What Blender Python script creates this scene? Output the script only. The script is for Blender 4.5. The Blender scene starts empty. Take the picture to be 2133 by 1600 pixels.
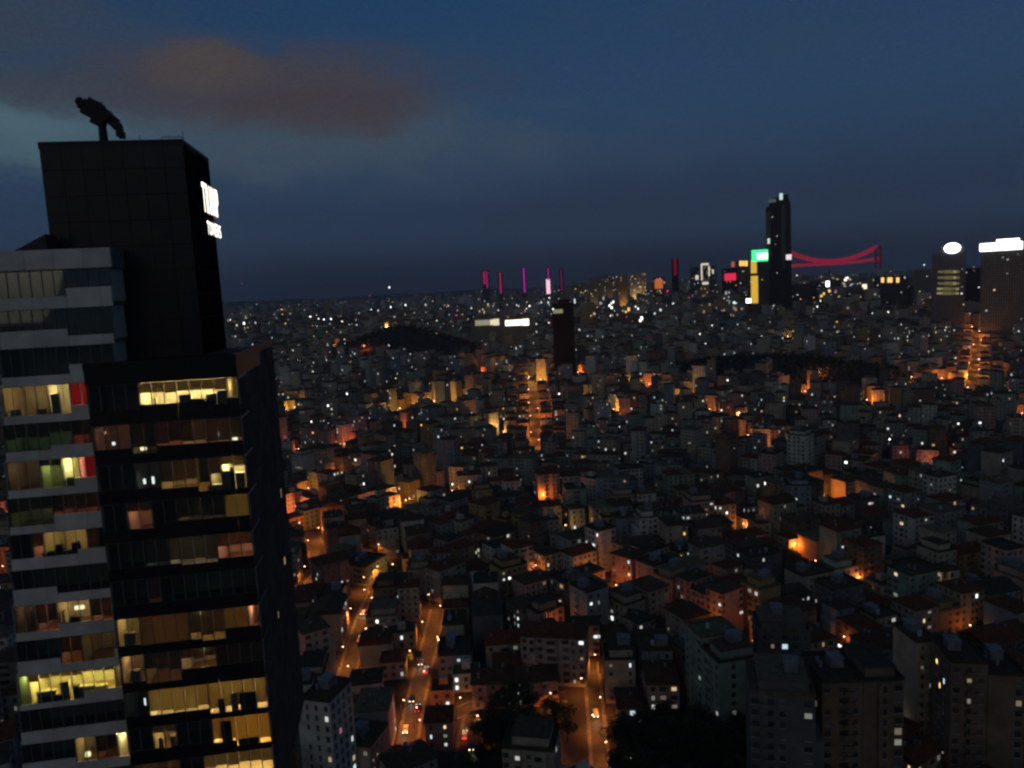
import bpy, math, random
from mathutils import Vector, Matrix, noise as mnoise
random.seed(11)
sc = bpy.context.scene
COL = sc.collection
PI = math.pi

# ------------------------------------------------------------------ camera
FPX, CAM_H = 1600.0, 140.0
PITCH, ROLL = math.atan(200 / 1600.0), math.radians(2.9)
CAM = Vector((0, 0, CAM_H))
cd = Vector((0, math.cos(PITCH), -math.sin(PITCH)))
r0 = Vector((1, 0, 0)); u0 = Vector((0, math.sin(PITCH), math.cos(PITCH)))
CR = math.cos(ROLL) * r0 - math.sin(ROLL) * u0
CU = math.sin(ROLL) * r0 + math.cos(ROLL) * u0
camd = bpy.data.cameras.new('camera'); cam = bpy.data.objects.new('camera', camd)
COL.objects.link(cam); sc.camera = cam
camd.sensor_width = 36; camd.lens = 36 * FPX / 2133; camd.clip_start = 1; camd.clip_end = 40000
cam.matrix_world = Matrix(((CR.x, CU.x, -cd.x, 0), (CR.y, CU.y, -cd.y, 0), (CR.z, CU.z, -cd.z, CAM_H), (0, 0, 0, 1)))

# ------------------------------------------------------------------ world
SKY_GAIN = 0.15
SUN_AZ = math.radians(200)           # the sun has set behind the viewer
world = bpy.data.worlds.new('World'); sc.world = world; world.use_nodes = True
nt = world.node_tree; N = nt.nodes; L = nt.links
bg = N['Background']; bg.inputs['Strength'].default_value = SKY_GAIN
sky = N.new('ShaderNodeTexSky'); sky.sky_type = 'NISHITA'; sky.sun_disc = False
sky.sun_elevation = math.radians(-2.2); sky.sun_rotation = SUN_AZ
sky.dust_density = 1.0; sky.ozone_density = 2.0


def wmath(op, a, b=None, c=None, clamp=False):
    n = N.new('ShaderNodeMath'); n.operation = op; n.use_clamp = clamp
    for i, v in enumerate((a, b, c)):
        if v is None: continue
        if isinstance(v, (int, float)): n.inputs[i].default_value = v
        else: L.new(v, n.inputs[i])
    return n.outputs[0]


def wmix(fac, a, b, mode='MIX'):
    n = N.new('ShaderNodeMix'); n.data_type = 'RGBA'; n.blend_type = mode
    if isinstance(fac, (int, float)): n.inputs[0].default_value = fac
    else: L.new(fac, n.inputs[0])
    for v, i in ((a, 6), (b, 7)):
        if isinstance(v, tuple): n.inputs[i].default_value = v + (1,)
        else: L.new(v, n.inputs[i])
    return n.outputs[2]


def wramp(v, lo, hi):
    n = N.new('ShaderNodeMapRange'); n.interpolation_type = 'SMOOTHERSTEP'
    L.new(v, n.inputs[0]); n.inputs[1].default_value = lo; n.inputs[2].default_value = hi
    return n.outputs[0]


tc = N.new('ShaderNodeTexCoord'); sx = N.new('ShaderNodeSeparateXYZ'); L.new(tc.outputs['Generated'], sx.inputs[0])
az = wmath('ARCTAN2', sx.outputs[0], sx.outputs[1]); el = wmath('ARCSINE', sx.outputs[2])
cxy = N.new('ShaderNodeCombineXYZ'); L.new(az, cxy.inputs[0]); L.new(wmath('MULTIPLY', el, 2.2), cxy.inputs[1])


def wnoise(scale, detail, seed, rough=0.55):
    n = N.new('ShaderNodeTexNoise'); n.noise_dimensions = '4D'
    L.new(cxy.outputs[0], n.inputs['Vector']); n.inputs['W'].default_value = seed
    n.inputs['Scale'].default_value = scale; n.inputs['Detail'].default_value = detail
    n.inputs['Roughness'].default_value = rough
    return n.outputs[0]


n1 = wnoise(5, 5, 1.3); n2 = wnoise(9, 6, 4.1, .62); n3 = wnoise(2.4, 4, 7.7); n4 = wnoise(150, 2, 2.0, .8)
# cold white balance of the dusk sky; warm glow added behind viewer brightens facades
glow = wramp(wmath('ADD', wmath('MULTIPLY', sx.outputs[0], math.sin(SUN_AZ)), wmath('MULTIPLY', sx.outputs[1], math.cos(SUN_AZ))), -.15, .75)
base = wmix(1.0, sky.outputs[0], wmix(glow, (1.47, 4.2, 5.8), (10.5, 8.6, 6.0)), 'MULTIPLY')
base = wmix(1.0, base, (2.1, 1.8, 1.45), 'DARKEN')
base = wmix(wmath('MULTIPLY', wramp(el, 0.36, 0.20), .75), base, (0.165, 0.40, 0.86))
veil = wramp(el, 0.24, 0.02)
base = wmix(wmath('MULTIPLY', veil, .94), base, (0.165, 0.285, 0.53))
base = wmix(wmath('MULTIPLY', wramp(el, 0.085, 0.0), .9), base, (0.075, 0.105, 0.19))
base = wmix(wmath('MULTIPLY', wramp(n3, .42, .72), .35), base, (0.22, 0.35, 0.56))


def cloud(a0, e0, sa, se, amt, col, warp=.9):
    global base
    u = wmath('DIVIDE', wmath('SUBTRACT', az, a0), sa); v = wmath('DIVIDE', wmath('SUBTRACT', el, e0), se)
    u = wmath('ADD', u, wmath('MULTIPLY', wmath('SUBTRACT', n1, .5), warp * 1.6))
    v = wmath('ADD', v, wmath('MULTIPLY', wmath('SUBTRACT', n2, .5), warp * 2.2))
    dd = wmath('SQRT', wmath('ADD', wmath('MULTIPLY', u, u), wmath('MULTIPLY', v, v)))
    base = wmix(wmath('MULTIPLY', wramp(dd, 1.35, .25), amt), base, col)


for c in [(-.36, .190, .50, .050, .8, (.36, .56, .74)), (-.62, .20, .20, .05, .9, (.48, .88, 1.08)), (-.10, .16, .40, .05, .35, (.30, .44, .68)),
          (-.62, .31, .24, .055, .6, (.30, .36, .46)), (-.27, .25, .25, .055, .85, (.37, .32, .37)), (-.34, .268, .075, .030, .6, (.52, .42, .38)),
          (-.20, .222, .16, .028, .6, (.36, .27, .32)), (-.50, .238, .13, .024, .7, (.30, .33, .42)), (.30, .10, .5, .04, .25, (.13, .18, .30)),
          (1.3, .3, .5, .08, .7, (.25, .24, .3)), (-1.6, .25, .6, .07, .7, (.3, .28, .3)), (2.6, .35, .6, .09, .6, (.35, .3, .3))]:
    cloud(*c)
# sensor-scale mottling of thin cloud
gr = N.new('ShaderNodeTexNoise'); L.new(cxy.outputs[0], gr.inputs['Vector']); gr.inputs['Scale'].default_value = 300; gr.inputs['Detail'].default_value = 3; gr.inputs['Roughness'].default_value = .8
base = wmix(.48, base, wmix(1.0, base, gr.outputs['Color'], 'OVERLAY'))
base = wmix(.18, base, wmix(1.0, base, n4, 'OVERLAY'))
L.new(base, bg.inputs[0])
sund = bpy.data.lights.new('sun', 'SUN'); sund.energy = .02; sund.angle = math.radians(15); sund.color = (1, .72, .5)
sun = bpy.data.objects.new('sun', sund); COL.objects.link(sun)
sun.rotation_euler = (math.radians(86), 0, math.radians(-20))
vs = sc.view_settings; vs.view_transform = 'Standard'; vs.look = 'None'; vs.exposure = 0; vs.gamma = 1; vs.use_curve_mapping = False
sc.render.engine = 'CYCLES'
cy = sc.cycles; cy.use_denoising = True; cy.max_bounces = 4; cy.diffuse_bounces = 2; cy.glossy_bounces = 2; cy.transmission_bounces = 3
cy.transparent_max_bounces = 8; cy.sample_clamp_indirect = 3; cy.caustics_reflective = cy.caustics_refractive = False
cy.pixel_filter_type = 'BLACKMAN_HARRIS'; cy.filter_width = 2.5
cy.use_light_tree = True

# ------------------------------------------------------------------ helpers


def ray(px, py): return cd + CR * ((px - 1066.5) / FPX) - CU * ((py - 800) / FPX)


def proj(p):
    v = Vector(p) - CAM; z = v.dot(cd)
    if z < 1: return (-9999, -9999, z)
    return (1066.5 + FPX * v.dot(CR) / z, 800 - FPX * v.dot(CU) / z, z)


def ss(a, b, t):
    t = max(0., min(1., (t - a) / (b - a))); return t * t * (3 - 2 * t)


HILLS = []                            # (x, y, radius x, radius y, height)


def T(x, y):
    """ground height"""
    z = 0.
    r = math.hypot(x, y)
    if r > 330:
        k = ss(330, 900, r)
        z += k * 9 * mnoise.noise((x / 330., y / 330., 3.7))
        z += k * 4 * mnoise.noise((x / 120., y / 140., 9.1))
        z += 46 * ss(650, 2500, y) - 12 * ss(400, 650, y) * (1 - ss(750, 1200, y))
        z += 18 * ss(100, 900, x) * ss(700, 1700, y)
        if y > 3500:
            z += ss(3800, 9500, y) * (78 + 60 * mnoise.noise((x / 2600., y / 3500., 1.2)) + 26 * mnoise.noise((x / 700., y / 900., 5.2)) - 45 * ss(-500, 3500, x))
        for hx, hy, ax, ay, hh in HILLS:
            q = ((x - hx) / ax) ** 2 + ((y - hy) / ay) ** 2
            if q < 6: z += hh * math.exp(-q * 1.3)
    return z


def ground(px, py, h=0.):
    """the point on the ground (plus h) that is seen at this place of the photograph"""
    v = ray(px, py); t = 60.; p = CAM + v * t
    while t < 16000:
        p = CAM + v * t
        if p.z < T(p.x, p.y) + h: break
        t *= 1.012
    lo, hi = t / 1.012, t
    for _ in range(14):
        m = (lo + hi) / 2; p = CAM + v * m
        if p.z < T(p.x, p.y) + h: hi = m
        else: lo = m
    return CAM + v * hi


for px, py, ax, ay, hh in [(842, 748, 150, 110, 54), (1560, 775, 125, 85, 16), (1765, 797, 85, 70, 17)]:
    q = ground(px, py); HILLS.append((q.x, q.y, ax, ay, hh))


def mat(name, col, rough=.8, var=0., scale=.6, spec=.3, bump=0., rnd=0.):
    m = bpy.data.materials.new(name); m.use_nodes = True
    nt = m.node_tree; b = nt.nodes['Principled BSDF']
    b.inputs['Roughness'].default_value = rough; b.inputs['Specular IOR Level'].default_value = spec
    b.inputs['Base Color'].default_value = (*col, 1)
    src = None
    if var or bump:
        g = nt.nodes.new('ShaderNodeNewGeometry'); n = nt.nodes.new('ShaderNodeTexNoise')
        nt.links.new(g.outputs['Position'], n.inputs['Vector']); n.inputs['Scale'].default_value = scale; n.inputs['Detail'].default_value = 6
        if var:
            r = nt.nodes.new('ShaderNodeMapRange'); nt.links.new(n.outputs[0], r.inputs[0])
            r.inputs[1].default_value = .3; r.inputs[2].default_value = .7; r.inputs[3].default_value = 1 - var; r.inputs[4].default_value = 1 + var
            src = r.outputs[0]
        if bump:
            bp = nt.nodes.new('ShaderNodeBump'); bp.inputs['Strength'].default_value = bump; bp.inputs['Distance'].default_value = .05
            nt.links.new(n.outputs[0], bp.inputs['Height']); nt.links.new(bp.outputs[0], b.inputs['Normal'])
    if rnd:
        oi = nt.nodes.new('ShaderNodeObjectInfo'); r = nt.nodes.new('ShaderNodeMapRange'); nt.links.new(oi.outputs['Random'], r.inputs[0])
        r.inputs[3].default_value = 1 - rnd; r.inputs[4].default_value = 1 + rnd
        if src is None: src = r.outputs[0]
        else:
            mm = nt.nodes.new('ShaderNodeMath'); mm.operation = 'MULTIPLY'; nt.links.new(src, mm.inputs[0]); nt.links.new(r.outputs[0], mm.inputs[1]); src = mm.outputs[0]
    if src is not None:
        x = nt.nodes.new('ShaderNodeMix'); x.data_type = 'RGBA'; x.blend_type = 'MULTIPLY'; x.inputs[0].default_value = 1
        x.inputs[6].default_value = (*col, 1); nt.links.new(src, x.inputs[7]); nt.links.new(x.outputs[2], b.inputs['Base Color'])
    return m


def emit(name, col, strength, sample=False, rnd=0.):
    m = bpy.data.materials.new(name); m.use_nodes = True
    nt = m.node_tree; nt.nodes.clear()
    o = nt.nodes.new('ShaderNodeOutputMaterial'); e = nt.nodes.new('ShaderNodeEmission')
    e.inputs[0].default_value = (*col, 1); e.inputs[1].default_value = strength
    if rnd:                            # every pane has its own lamp behind it
        oi = nt.nodes.new('ShaderNodeObjectInfo'); r = nt.nodes.new('ShaderNodeMapRange'); nt.links.new(oi.outputs['Random'], r.inputs[0])
        r.inputs[3].default_value = strength * (1 - rnd); r.inputs[4].default_value = strength * (1 + rnd); nt.links.new(r.outputs[0], e.inputs[1])
    nt.links.new(e.outputs[0], o.inputs[0])
    if not sample: m.cycles.emission_sampling = 'NONE'
    return m


class MB:
    """collects quads, boxes and prisms of one mesh"""

    def __init__(s): s.v = []; s.f = []; s.m = []; s.M = None

    def add(s, vs, fs, m=0):
        b = len(s.v)
        if s.M is not None: vs = [tuple(s.M @ Vector(v)) for v in vs]
        s.v += vs; s.f += [tuple(i + b for i in f) for f in fs]; s.m += [m] * len(fs)

    def box(s, x0, x1, y0, y1, z0, z1, m=0):
        s.add([(x0, y0, z0), (x1, y0, z0), (x1, y1, z0), (x0, y1, z0), (x0, y0, z1), (x1, y0, z1), (x1, y1, z1), (x0, y1, z1)],
              [(0, 3, 2, 1), (4, 5, 6, 7), (0, 1, 5, 4), (1, 2, 6, 5), (2, 3, 7, 6), (3, 0, 4, 7)], m)

    def tube(s, p0, p1, a, b=None, n=8, m=0):
        p0 = Vector(p0); p1 = Vector(p1); b = a if b is None else b
        w = (p1 - p0).normalized(); t = Vector((0, 0, 1)) if abs(w.z) < .9 else Vector((1, 0, 0))
        x = w.cross(t).normalized(); y = w.cross(x)
        vs = [tuple(p + (x * math.cos(2 * PI * i / n) + y * math.sin(2 * PI * i / n)) * r) for p, r in ((p0, a), (p1, b)) for i in range(n)]
        s.add(vs, [(i, (i + 1) % n, n + (i + 1) % n, n + i) for i in range(n)] + [tuple(range(n))[::-1], tuple(range(n, 2 * n))], m)

    def mesh(s, name, mats):
        me = bpy.data.meshes.new(name); me.from_pydata(s.v, [], s.f)
        for m in (mats if isinstance(mats, (list, tuple)) else [mats]): me.materials.append(m)
        if isinstance(mats, (list, tuple)) and len(mats) > 1: me.polygons.foreach_set('material_index', s.m)
        me.update(); return me

    def build(s, name, mats, parent=None, loc=(0, 0, 0)): return link(name, s.mesh(name, mats), parent, loc)


def link(name, data, parent=None, loc=(0, 0, 0), scale=None, rz=0.):
    o = bpy.data.objects.new(name, data); COL.objects.link(o)
    if parent is not None: o.parent = parent
    o.location = loc
    if scale: o.scale = scale
    if rz: o.rotation_euler[2] = rz
    return o


def thing(name, label, cat, loc=(0, 0, 0), rz=0., group=None):
    o = link(name, None, None, loc, rz=rz); tag(o, label, cat, group); o.empty_display_size = .5; return o


def tag(o, label=None, cat=None, group=None, kind=None):
    for k, v in (('label', label), ('category', cat), ('group', group), ('kind', kind)):
        if v: o[k] = v
    return o


def copy_tree(o, parent=None):
    c = o.copy(); COL.objects.link(c); c.parent = parent
    for ch in o.children: copy_tree(ch, c)
    return c


def boxmesh(name, m):
    b = MB(); b.box(-.5, .5, -.5, .5, -.5, .5); return b.mesh(name, m)


def lamp_light(parent, loc, watt, col, rad=.25, spot=False, name='lamp_light', size=150):
    ld = bpy.data.lights.new(name, 'SPOT' if spot else 'POINT'); ld.energy = watt; ld.color = col; ld.shadow_soft_size = rad
    if spot: ld.spot_size = math.radians(size); ld.spot_blend = .6
    o = link(name, ld, parent, loc); return o


# ------------------------------------------------------------------ materials
M = {}
M['ground'] = mat('ground', (.055, .05, .045), .95, .45, .05)
M['asphalt'] = mat('asphalt', (.06, .058, .055), .75, .3, .4)
M['paving'] = mat('paving', (.16, .15, .135), .85, .25, .5)
WALLS = [('grey', (.30, .31, .31)), ('cream', (.42, .37, .29)), ('pale pink', (.42, .28, .25)), ('white', (.52, .51, .48)), ('ochre', (.40, .27, .14)),
         ('pale green', (.25, .32, .27)), ('brown', (.20, .14, .10)), ('blue-grey', (.22, .26, .31)), ('dark grey', (.13, .135, .14)), ('beige', (.36, .31, .25))]
WALLS = [(n, (c[0] * 1.22, c[1] * 1.12, c[2] * .92)) for n, c in WALLS]
for n, c in WALLS: M['w_' + n] = mat('wall_' + n.replace(' ', '_'), c, .85, .22, .25, .2)
ROOFS = [('red-tiled', (.125, .048, .026)), ('brown-tiled', (.085, .05, .03)), ('dark metal', (.055, .055, .045)), ('grey', (.14, .13, .105)), ('weathered', (.08, .068, .05))]
ROOFS = [(n, (c[0] * 1.15, c[1] * .95, c[2] * .58)) for n, c in ROOFS]
for n, c in ROOFS: M['r_' + n] = mat('roof_' + n.replace(' ', '_').replace('-', '_'), c, .85, .35, .7, .2, .3)
M['pane'] = mat('window_glass_dark', (.06, .056, .05), .35, .55, .4, spec=.4)
M['pane_far'] = mat('dark_tower_glass', (.014, .014, .015), .4, .3, .2, spec=.3)
M['matte2'] = mat('matte_flank_panel', (.016, .014, .012), 1., .3, .6, 0., rnd=.3)
M['matte'] = mat('matte_black_cladding', (.11, .095, .07), .95, .3, .35, .05)
M['curt'] = mat('curtained_glass', (.16, .15, .13), .5, .4, .5, .4)
M['shut'] = mat('shutter_slats', (.10, .075, .055), .8, .3, .5)
M['trim'] = mat('painted_trim', (.45, .44, .42), .7, .15, 1.)
M['concrete'] = mat('concrete', (.22, .21, .2), .9, .3, .5)
M['steel'] = mat('dark_steel', (.05, .05, .055), .5)
M['trunk'] = mat('bark', (.05, .035, .025), .95, .3, 3)
M['leaf'] = mat('leaf', (.045, .075, .03), .8, .4, .8, .2, rnd=.35)
M['black'] = mat('black_cladding', (.016, .014, .013), .45, .25, .35, .3)
M['blackp'] = mat('black_panel', (.022, .018, .015), .35, .3, .9, .4, rnd=.3)
M['white'] = mat('white_panel', (.80, .70, .58), .6, .16, .45, .3, rnd=.10)
M['frame'] = mat('aluminium_frame', (.16, .155, .15), .5)
M['wframe'] = mat('white_frame', (.5, .48, .44), .5)
M['inner'] = mat('room_plaster', (.62, .56, .45), .9, .12, .8)
M['floorw'] = mat('room_floor', (.25, .17, .1), .6, .2, 1.2)
M['furn'] = mat('furniture_dark', (.06, .045, .03), .7, .3, 3)
M['furl'] = mat('furniture_pale', (.66, .58, .42), .8, .1, 3)
M['red'] = mat('red_curtain', (.55, .06, .06), .9, .2, 3)


def glassmat():
    m = bpy.data.materials.new('clear_window_glass'); m.use_nodes = True; nt = m.node_tree; nt.nodes.clear()
    o = nt.nodes.new('ShaderNodeOutputMaterial'); t = nt.nodes.new('ShaderNodeBsdfTransparent'); g = nt.nodes.new('ShaderNodeBsdfGlossy')
    t.inputs[0].default_value = (.80, .84, .80, 1); g.inputs['Roughness'].default_value = .03; g.inputs[0].default_value = (.8, .95, .9, 1)
    f = nt.nodes.new('ShaderNodeFresnel'); f.inputs[0].default_value = 1.6; x = nt.nodes.new('ShaderNodeMixShader')
    ad = nt.nodes.new('ShaderNodeMath'); ad.operation = 'ADD'; ad.inputs[1].default_value = .08; nt.links.new(f.outputs[0], ad.inputs[0])
    nt.links.new(ad.outputs[0], x.inputs[0]); nt.links.new(t.outputs[0], x.inputs[1]); nt.links.new(g.outputs[0], x.inputs[2]); nt.links.new(x.outputs[0], o.inputs[0])
    return m


def clothmat(name, col, tr=.5):
    m = bpy.data.materials.new(name); m.use_nodes = True; nt = m.node_tree; nt.nodes.clear()
    o = nt.nodes.new('ShaderNodeOutputMaterial'); t = nt.nodes.new('ShaderNodeBsdfTranslucent'); g = nt.nodes.new('ShaderNodeBsdfDiffuse')
    t.inputs[0].default_value = (*col, 1); g.inputs[0].default_value = (*col, 1); x = nt.nodes.new('ShaderNodeMixShader'); x.inputs[0].default_value = tr
    nt.links.new(g.outputs[0], x.inputs[1]); nt.links.new(t.outputs[0], x.inputs[2]); nt.links.new(x.outputs[0], o.inputs[0]); return m


M['glass'] = glassmat()
M['blind'] = clothmat('roller_blind', (.42, .34, .24), .35)
M['sheer'] = clothmat('sheer_curtain', (.62, .52, .34), .55)
M['redcurt'] = clothmat('red_curtain_cloth', (.72, .20, .18), .55)
# lit windows of the city (room light behind drawn curtains)
LITS = [('white', (.85, .95, .95), 1.5), ('white', (.9, .92, .85), .55), ('cool', (.7, .9, 1.), .9), ('dim', (.75, .8, .7), .22), ('dim', (.8, .65, .5), .2),
        ('warm', (1., .72, .38), .9), ('warm', (1., .62, .3), .4), ('bright', (1., .97, .88), 4.), ('pink', (1., .35, .45), .5), ('gold', (1., .6, .12), 1.8)]
LITM = [emit('lit_window_%s' % n, c, s, rnd=.45) for n, c, s in LITS]
LITMESH = [boxmesh('lit_pane', m) for m in LITM]
LIT_W = [10, 16, 8, 22, 14, 7, 8, 3, 2, 2]
M['sodium'] = emit('sodium_lamp', (1., .55, .18), 30)
M['mercury'] = emit('white_lamp', (.9, .97, 1.), 22)
SODIUM = (1., .28, .035)

# ------------------------------------------------------------------ ground, streets
gm = MB()
rings = [0, 40, 80, 120, 160]
while rings[-1] < 11800: rings.append(rings[-1] * 1.055 if rings[-1] > 300 else rings[-1] + 20)
angs = [math.radians(a / 2.) for a in range(-100, 101)] + [math.radians(a) for a in range(54, 306, 6)]
na = len(angs)
for r in rings:
    for a in angs: gm.v.append((r * math.sin(a), r * math.cos(a), T(r * math.sin(a), r * math.cos(a))))
for i in range(len(rings) - 1):
    for j in range(na):
        k = (j + 1) % na; gm.f.append((i * na + j, (i + 1) * na + j, (i + 1) * na + k, i * na + k)); gm.m.append(0)
go = gm.build('ground', M['ground']); tag(go, kind='structure'); go.data.polygons.foreach_set('use_smooth', [True] * len(go.data.polygons))

# streets: (pixels along the middle line, width, lamp spacing in metres, lamp watts, what they look like)
STREETS = [
    ('steep', [(768, 1150), (776, 1190), (783, 1235), (768, 1265), (757, 1292), (738, 1350), (722, 1410), (708, 1475), (690, 1570)], 5.6),
    ('market', [(912, 1270), (903, 1310), (893, 1350), (880, 1400), (862, 1480), (845, 1570)], 5.2),
    ('alley', [(1122, 1440), (1129, 1480), (1135, 1540), (1142, 1620)], 4.),
    ('lane', [(1230, 1380), (1236, 1430), (1241, 1490), (1248, 1560), (1253, 1640)], 4.2),
    ('square', [(940, 1492), (985, 1472), (1060, 1460), (1180, 1452)], 5.),
    ('corner', [(1010, 1478), (985, 1500), (977, 1535), (968, 1610)], 5.2),
    ('bend', [(648, 1112), (660, 1150), (668, 1195), (648, 1222), (612, 1262)], 8.),
    ('terrace', [(1250, 1222), (1330, 1258), (1420, 1300), (1510, 1350), (1580, 1400)], 8.),
    ('north', [(1108, 800), (1112, 850), (1116, 900), (1112, 945)], 9.),
    ('east', [(1860, 806), (1920, 800), (1985, 798)], 9.),
    ('ridge', [(2032, 690), (2034, 720), (2030, 770), (2022, 830)], 9.),
]
STREET_PTS = []; STREET_W = {}
for nm, pts, w in STREETS:
    P = [ground(*q) for q in pts]; line = []
    for a, b in zip(P, P[1:]):
        n = max(1, int((b - a).length / 6))
        line += [a.lerp(b, i / n) for i in range(n)]
    line.append(P[-1]); STREET_PTS.append((nm, line, w)); STREET_W[nm] = line
    road = MB(); sides = (MB(), MB())
    for i, p in enumerate(line):
        t = (line[min(i + 1, len(line) - 1)] - line[max(0, i - 1)]); t.z = 0; t.normalize(); s = Vector((t.y, -t.x, 0))
        for k, sg in enumerate((-1, 1)):
            q = p + s * (sg * w / 2); road.v.append((q.x, q.y, T(q.x, q.y) + .12 + (.25 if p.y > 420 else 0)))
            for off, up in ((w / 2, .10), (w / 2, .26), (w / 2 + 1.1, .26), (w / 2 + 1.1, .0)):
                q = p + s * (sg * off); sides[k].v.append((q.x, q.y, T(q.x, q.y) + up + (.25 if p.y > 420 else 0)))
    for i in range(len(line) - 1):
        road.f.append((2 * i, 2 * i + 1, 2 * i + 3, 2 * i + 2)); road.m.append(0)
        for k in (0, 1):
            for c in range(3): sides[k].f.append((4 * i + c, 4 * i + c + 1, 4 * i + c + 5, 4 * i + c + 4)); sides[k].m.append(0)
    tag(road.build('road', M['asphalt']), kind='structure')
    for k in (0, 1): tag(sides[k].build('pavement', M['paving']), kind='structure')

# ------------------------------------------------------------------ the high-rise at the left
YAW = math.radians(8.5)
WARM = (1., .64, .24); GOLD = (1., .76, .34); ROSE = (1., .38, .26); DIMW = (1., .55, .28); COOL = (.8, .95, 1.)
PANEM = boxmesh('window_pane', M['glass']); BLINDM = boxmesh('roller_blind', M['blind']); SHEERM = boxmesh('curtain', M['sheer'])
REDM = boxmesh('red_curtain', M['redcurt']); FURD = boxmesh('furniture_dark', M['furn']); FURL = boxmesh('furniture_pale', M['furl'])
BULB = boxmesh('ceiling_lamp', emit('ceiling_lamp_glow', (1., .86, .55), 2.2)); BULBW = boxmesh('small_white_lamp', emit('white_lamp_glow', (.92, .95, 1.), 2.))
BPANEL = boxmesh('black_panel', M['blackp']); WPANEL = boxmesh('white_panel', M['white'])


ROOM = 8.5


def storey(root, x0, x1, zt, fh, nb, depth, sill, rooms, panelmesh, framemat, wallmat, y_glass, dark, top_gap, inner=None):
    """one floor of rooms behind a row of panes. zt = head of the windows; sill[b] = height of the panel below the pane of bay b"""
    bw = (x1 - x0) / nb; zf = zt - fh + top_gap; ztt = zt
    m = MB()
    m.box(x0, x1, y_glass + .12, depth, zf - .3, zf, 0)                              # floor slab
    m.box(x0, x1, depth - .15, depth, zf, zf + fh - .3, 1)                           # back wall
    for b in sorted({r[0] for r in rooms} | {rooms[-1][1]}):
        xx = min(max(x0 + b * bw, x0 + .06), x1 - .06); m.box(xx - .06, xx + .06, y_glass + .16, depth - .15, zf, zf + fh - .3, 1)
    st = m.build('storey', [M['floorw'], M['inner']], root)
    fr = MB()
    for b in range(nb + 1):
        xx = x0 + b * bw; lo = min(sill[max(0, b - 1)], sill[min(nb - 1, b)])
        fr.box(xx - .035, xx + .035, y_glass - .08, y_glass + .06, zf + lo, ztt)
    fr.box(x0, x1, y_glass - .06, y_glass + .05, ztt - .06, ztt)
    fr.build('window_frame', framemat, st)
    b = 0
    while b < nb:                                                                     # cladding below the panes, one panel a run of equal sill
        e = b
        while e < nb and sill[e] == sill[b] and e - b < 3: e += 1
        h = sill[b] + .34 + (fh - top_gap - (zt - zf)); z0 = zf - fh + (zt - zf) + .0
        zb = zt - fh + .02; zz = zf + sill[b]
        link('cladding_panel', panelmesh, st, (x0 + (b + e) / 2 * bw, y_glass - .02, (zb + zz) / 2), ((e - b) * bw - .03, .22, zz - zb))
        b = e
    for b in range(nb):
        z0 = zf + sill[b]
        link('window_pane', PANEM, st, (x0 + (b + .5) * bw, y_glass, (z0 + ztt) / 2), (bw - .07, .02, ztt - z0 - .06))
    # what is in the rooms
    for r in rooms:
        b0, b1, watt, col = r[:4]; opt = r[4] if len(r) > 4 else {}
        xa, xb = x0 + b0 * bw, x0 + b1 * bw; yl = y_glass + opt.get('ly', 1.6)
        if watt:
            n = max(1, round((xb - xa) / 3.2))
            for i in range(n):
                xl = xa + (i + .5) * (xb - xa) / n
                lamp_light(st, (xl, yl, zf + opt.get('lz', 2.5)), watt * ROOM, col, .12, name='room_light')
        f = opt.get('blind', 0.)
        if f:
            kind = {'sheer': SHEERM, 'red': REDM}.get(opt.get('cloth'), BLINDM)
            for b in range(int(math.ceil(b0)), int(b1)):
                ff = max(.05, min(1., f + random.uniform(-.06, .06) * (f < 1)))
                zz = zf + sill[b]; hh = (ztt - zz) * ff
                link('roller_blind' if kind is BLINDM else 'curtain', kind, st, (x0 + (b + .5) * bw, y_glass + .14, ztt - hh / 2), (bw - .06, .015, hh))
        for (fb, w, d, h, zoff, pale) in opt.get('furn', []):
            link('furniture', FURL if pale else FURD, st, (x0 + fb * bw, y_glass + .25 + d, zf + zoff + h / 2), (w, .5, h))
        for (fb, zz, w, h) in opt.get('bulbs', []): link('ceiling_lamp', BULB, st, (x0 + fb * bw, y_glass + .3, zf + zz), (w, .25, h))
        for (fb, zz, w, h) in opt.get('wbulbs', []): link('small_lamp', BULBW, st, (x0 + fb * bw, y_glass + .3, zf + zz), (w, .1, h))
    return st


# --- glass block
A0 = Vector((-26.317, 73.68, 0))
gt = thing('glass_tower', 'dark glass high-rise block with gold-lit rows of office windows below a flat roof', 'high-rise', A0, YAW)
GX0, GX1, NBG = -13.72, -.12, 12


def S(*seg):
    out = [1.0] * NBG
    for a, b, h in seg:
        for i in range(a, b): out[i] = h
    return out


def fr_(b0, b1, n, pale, h0=.5, h1=1.1, seed=0):
    R = random.Random(seed); return [(b0 + (b1 - b0) * (i + R.random()) / n, R.uniform(.4, 1.1), R.uniform(.0, 1.2), R.uniform(h0, h1), .0 if pale < .9 else .0, R.random() < pale) for i in range(n)]


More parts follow.
